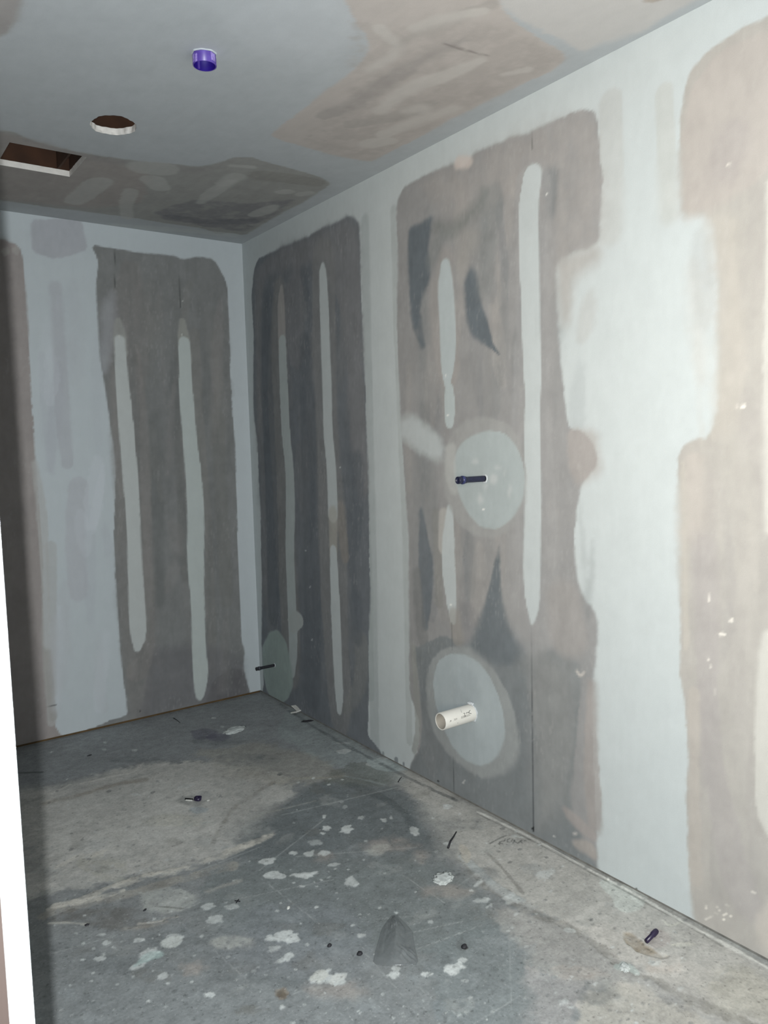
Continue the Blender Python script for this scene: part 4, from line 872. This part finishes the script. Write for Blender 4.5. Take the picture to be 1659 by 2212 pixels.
def rock(name, x, y, sx, sy, sz, mat, label, cat, rot=0, sub=3, amp=.25, group=None, flat=False):
    p = fl(x, y); bm = bmesh.new(); bmesh.ops.create_icosphere(bm, subdivisions=sub, radius=1)
    for v in bm.verts:
        n = v.co.normalized(); k = 1 + amp * mnoise.noise(n * 2.3 + Vector((x, y, 0))) + amp * .5 * mnoise.noise(n * 6 + Vector((y, x, 0)))
        v.co = Vector((n.x * sx * k, n.y * sy * k, max(-.12, n.z) * sz * k))
        if flat and v.co.z > 0: v.co.z = min(v.co.z, sz * (.6 + .4 * mnoise.noise(n * 5)))
    bmesh.ops.rotate(bm, verts=bm.verts, cent=(0, 0, 0), matrix=Matrix.Rotation(rot, 3, 'Z'))
    o = bm_obj(name, bm, mat, None, not flat, (p.x, p.y, sz * .1)); return tag(o, label, cat, group)
def twig(name, pts, r, mat, label, cat, z=.002, group=None):
    P = [fl(*q[:2]) + Vector((0, 0, (q[2] if len(q) > 2 else z))) for q in pts]; o0 = P[0].copy(); P = [p - o0 for p in P]
    bm = bmesh.new(); rings = []
    for i, p in enumerate(P):
        d = (P[min(i + 1, len(P) - 1)] - P[max(i - 1, 0)]).normalized(); a = d.cross(Vector((0, 0, 1))).normalized(); b = d.cross(a)
        rr = r * (1 if not hasattr(r, '__len__') else 1) * (1 - .5 * i / (len(P) - 1))
        rings.append([bm.verts.new(p + a * rr * math.cos(t) + b * rr * math.sin(t)) for t in [k * math.pi / 4 for k in range(8)]])
    for A, B in zip(rings, rings[1:]):
        for k in range(8): bm.faces.new((A[k], A[(k + 1) % 8], B[(k + 1) % 8], B[k]))
    bm.faces.new(rings[0]); bm.faces.new(rings[-1][::-1])
    o = bm_obj(name, bm, mat, None, True, o0); return tag(o, label, cat, group)
rock('mud_lump', 506, 1578, .058, .036, .010, M_lump, 'flat round lump of dried white mud on the floor near the far corner', 'lump', .3, 4, .35)
rock('mud_lump', 958, 1897, .036, .028, .004, M_lump, 'crusty whitish mud lump on the floor right of centre', 'lump', .5, 4, .4)
rock('mud_lump', 1350, 2091, .018, .012, .006, M_lump, 'small whitish mud lump on the edge of the crack near the right wall', 'lump', .5, 4, .4)
# scrap of board folded against the right wall
p = fl(650, 1540); sc = empty('board_scrap', (p.x - .025, p.y + .005, 0), (0, 0, .25)); tag(sc, 'small broken scrap of gypsum board at the foot of the right wall', 'scrap')
bm = bmesh.new(); box(bm, (-.018, -.022, .0), (.016, .022, .006)); bmesh.ops.rotate(bm, verts=bm.verts, cent=(0, 0, 0), matrix=Matrix.Rotation(math.radians(-18), 3, 'X')); 
bmesh.ops.translate(bm, verts=bm.verts, vec=(0, 0, .008)); bm_obj('gypsum_chunk', bm, M_scrap, sc)
bm = bmesh.new(); box(bm, (-.014, -.020, .0), (.020, .026, .0015)); bmesh.ops.rotate(bm, verts=bm.verts, cent=(0, 0, 0), matrix=Matrix.Rotation(math.radians(24), 3, 'X') @ Matrix.Rotation(math.radians(12), 3, 'Y'))
bmesh.ops.translate(bm, verts=bm.verts, vec=(0.004, .002, .026)); bm_obj('paper_flap', bm, M_scrap, sc)
rock('dark_flake', 664, 1558, .028, .012, .004, M_debris, 'thin dark flake just in front of the broken board scrap', 'flake', -.4, 3, .5)
rock('dark_flake', 193, 1632, .012, .005, .003, M_debris, 'small black flake on the floor below the wide joint of the back wall', 'flake', .1, 2, .4)
rock('dark_flake', 188, 1998, .007, .005, .003, M_debris, 'tiny dark flake at the lower edge of the left floor ridge', 'flake', .1, 2, .4)
rock('dark_flake', 313, 1966, .007, .004, .003, M_debris, 'tiny dark flake in the smooth patch right of the left floor ridge', 'flake', .6, 2, .4)
twig('wood_splinter', [(375, 1552), (382, 1556), (389, 1562)], .0022, M_debris, 'thin dark wood splinter on the floor near the back wall', 'splinter')
twig('plastic_strip', [(968, 1833, .003), (973, 1822, .008), (980, 1812, .008), (986, 1805, .014)], .0042, M_debris, 'dark curled strip standing on the floor beside the smooth wall strip', 'strip')
twig('dark_thread', [(860, 1690, .001), (864, 1684, .003), (868, 1680, .004)], .0022, M_debris, 'short dark thread of debris on the floor below the far wall joint', 'thread')
p = fl(513, 1947); bm = bmesh.new(); box(bm, (-.009, -.0013, 0), (.009, .0013, .002)); box(bm, (-.0013, -.009, 0), (.0013, .009, .002))
bmesh.ops.rotate(bm, verts=bm.verts, cent=(0, 0, 0), matrix=Matrix.Rotation(math.radians(40), 3, 'Z'))
tag(bm_obj('tile_spacer', bm, M_debris, None, False, p), 'tiny black cross-shaped plastic spacer lying on the floor', 'spacer')
rock('pebble', 712, 2043, .0075, .006, .005, M_debris, 'dark pebble on the floor further left of the clear film', 'pebble', .2, 2, .3)
rock('pebble', 777, 2061, .0085, .008, .007, M_debris, 'black pebble on the floor just left of the clear film', 'pebble', .2, 2, .3)
rock('pebble', 1003, 2046, .010, .008, .007, M_debris, 'dark pebble on the floor right of the clear film', 'pebble', .2, 2, .3)
rock('plaster_chip', 623, 1962, .008, .004, .006, M_scrap, 'small upright white chip left of the clear film', 'chip', .7, 2, .4, None, True)
rock('plaster_chip', 1313, 1899, .006, .005, .004, M_scrap, 'bright white chip beside the foot of the right wall', 'chip', .7, 2, .3, None, True)
rock('plaster_chip', 450, 1729, .007, .005, .003, M_scrap, 'tiny white chip right of the cut pipe end in the floor', 'chip', .7, 2, .3, None, True)
# cut pipe end set in the floor, left of centre
p = fl(418, 1729); cu_ = empty('floor_pipe_end', p); tag(cu_, 'dark cut-off pipe end in a patched ring on the floor, left of centre', 'pipe end')
bm = bmesh.new()
lathe(bm, [(.014, 0), (.0145, .010), (.0115, .012), (.011, .004), (.0003, .003)], 28, wob=lambda a, k: .0015 * math.sin(3 * a + k))
bmesh.ops.translate(bm, verts=bm.verts, vec=(.016, -.006, 0)); bm_obj('pipe_rim', bm, M_purpdebris, cu_, True)
bm = bmesh.new(); box(bm, (-.036, -.002, 0), (-.002, .003, .006)); bmesh.ops.rotate(bm, verts=bm.verts, cent=(0, 0, 0), matrix=Matrix.Rotation(math.radians(-50), 3, 'Z')); bm_obj('slit_strip', bm, M_black, cu_)  # black strip put in for the dark slit beside the rim
bm = bmesh.new(); box(bm, (-.030, -.007, 0), (-.002, -.003, .004)); bmesh.ops.rotate(bm, verts=bm.verts, cent=(0, 0, 0), matrix=Matrix.Rotation(math.radians(-46), 3, 'Z')); bm_obj('white_shim', bm, M_scrap, cu_)
# dark purple stub in the chipped hollow by the right wall
A, B = fl(1396, 2038) + Vector((0, 0, .006)), fl(1419, 2022) + Vector((0, 0, .016))
st = empty('floor_pipe_stub', A); tag(st, 'dark purple pipe stub poking from a chipped hollow in the floor by the right wall', 'pipe stub')
d = B - A; q = Vector((0, 0, 1)).rotation_difference(d)
bm = bmesh.new(); lathe(bm, [(.0003, 0), (.0062, .0), (.0062, d.length * .55), (.0078, d.length * .6), (.0078, d.length * .9), (.006, d.length)], 24)
bmesh.ops.rotate(bm, verts=bm.verts, cent=(0, 0, 0), matrix=q.to_matrix()); bm_obj('stub_body', bm, M_purpdebris, st, True)
bm = bmesh.new(); lathe(bm, [(.006, d.length - .0002), (.0045, d.length - .003), (.0002, d.length - .004)], 24)
bmesh.ops.rotate(bm, verts=bm.verts, cent=(0, 0, 0), matrix=q.to_matrix()); bm_obj('open_end', bm, M_black, st, True)
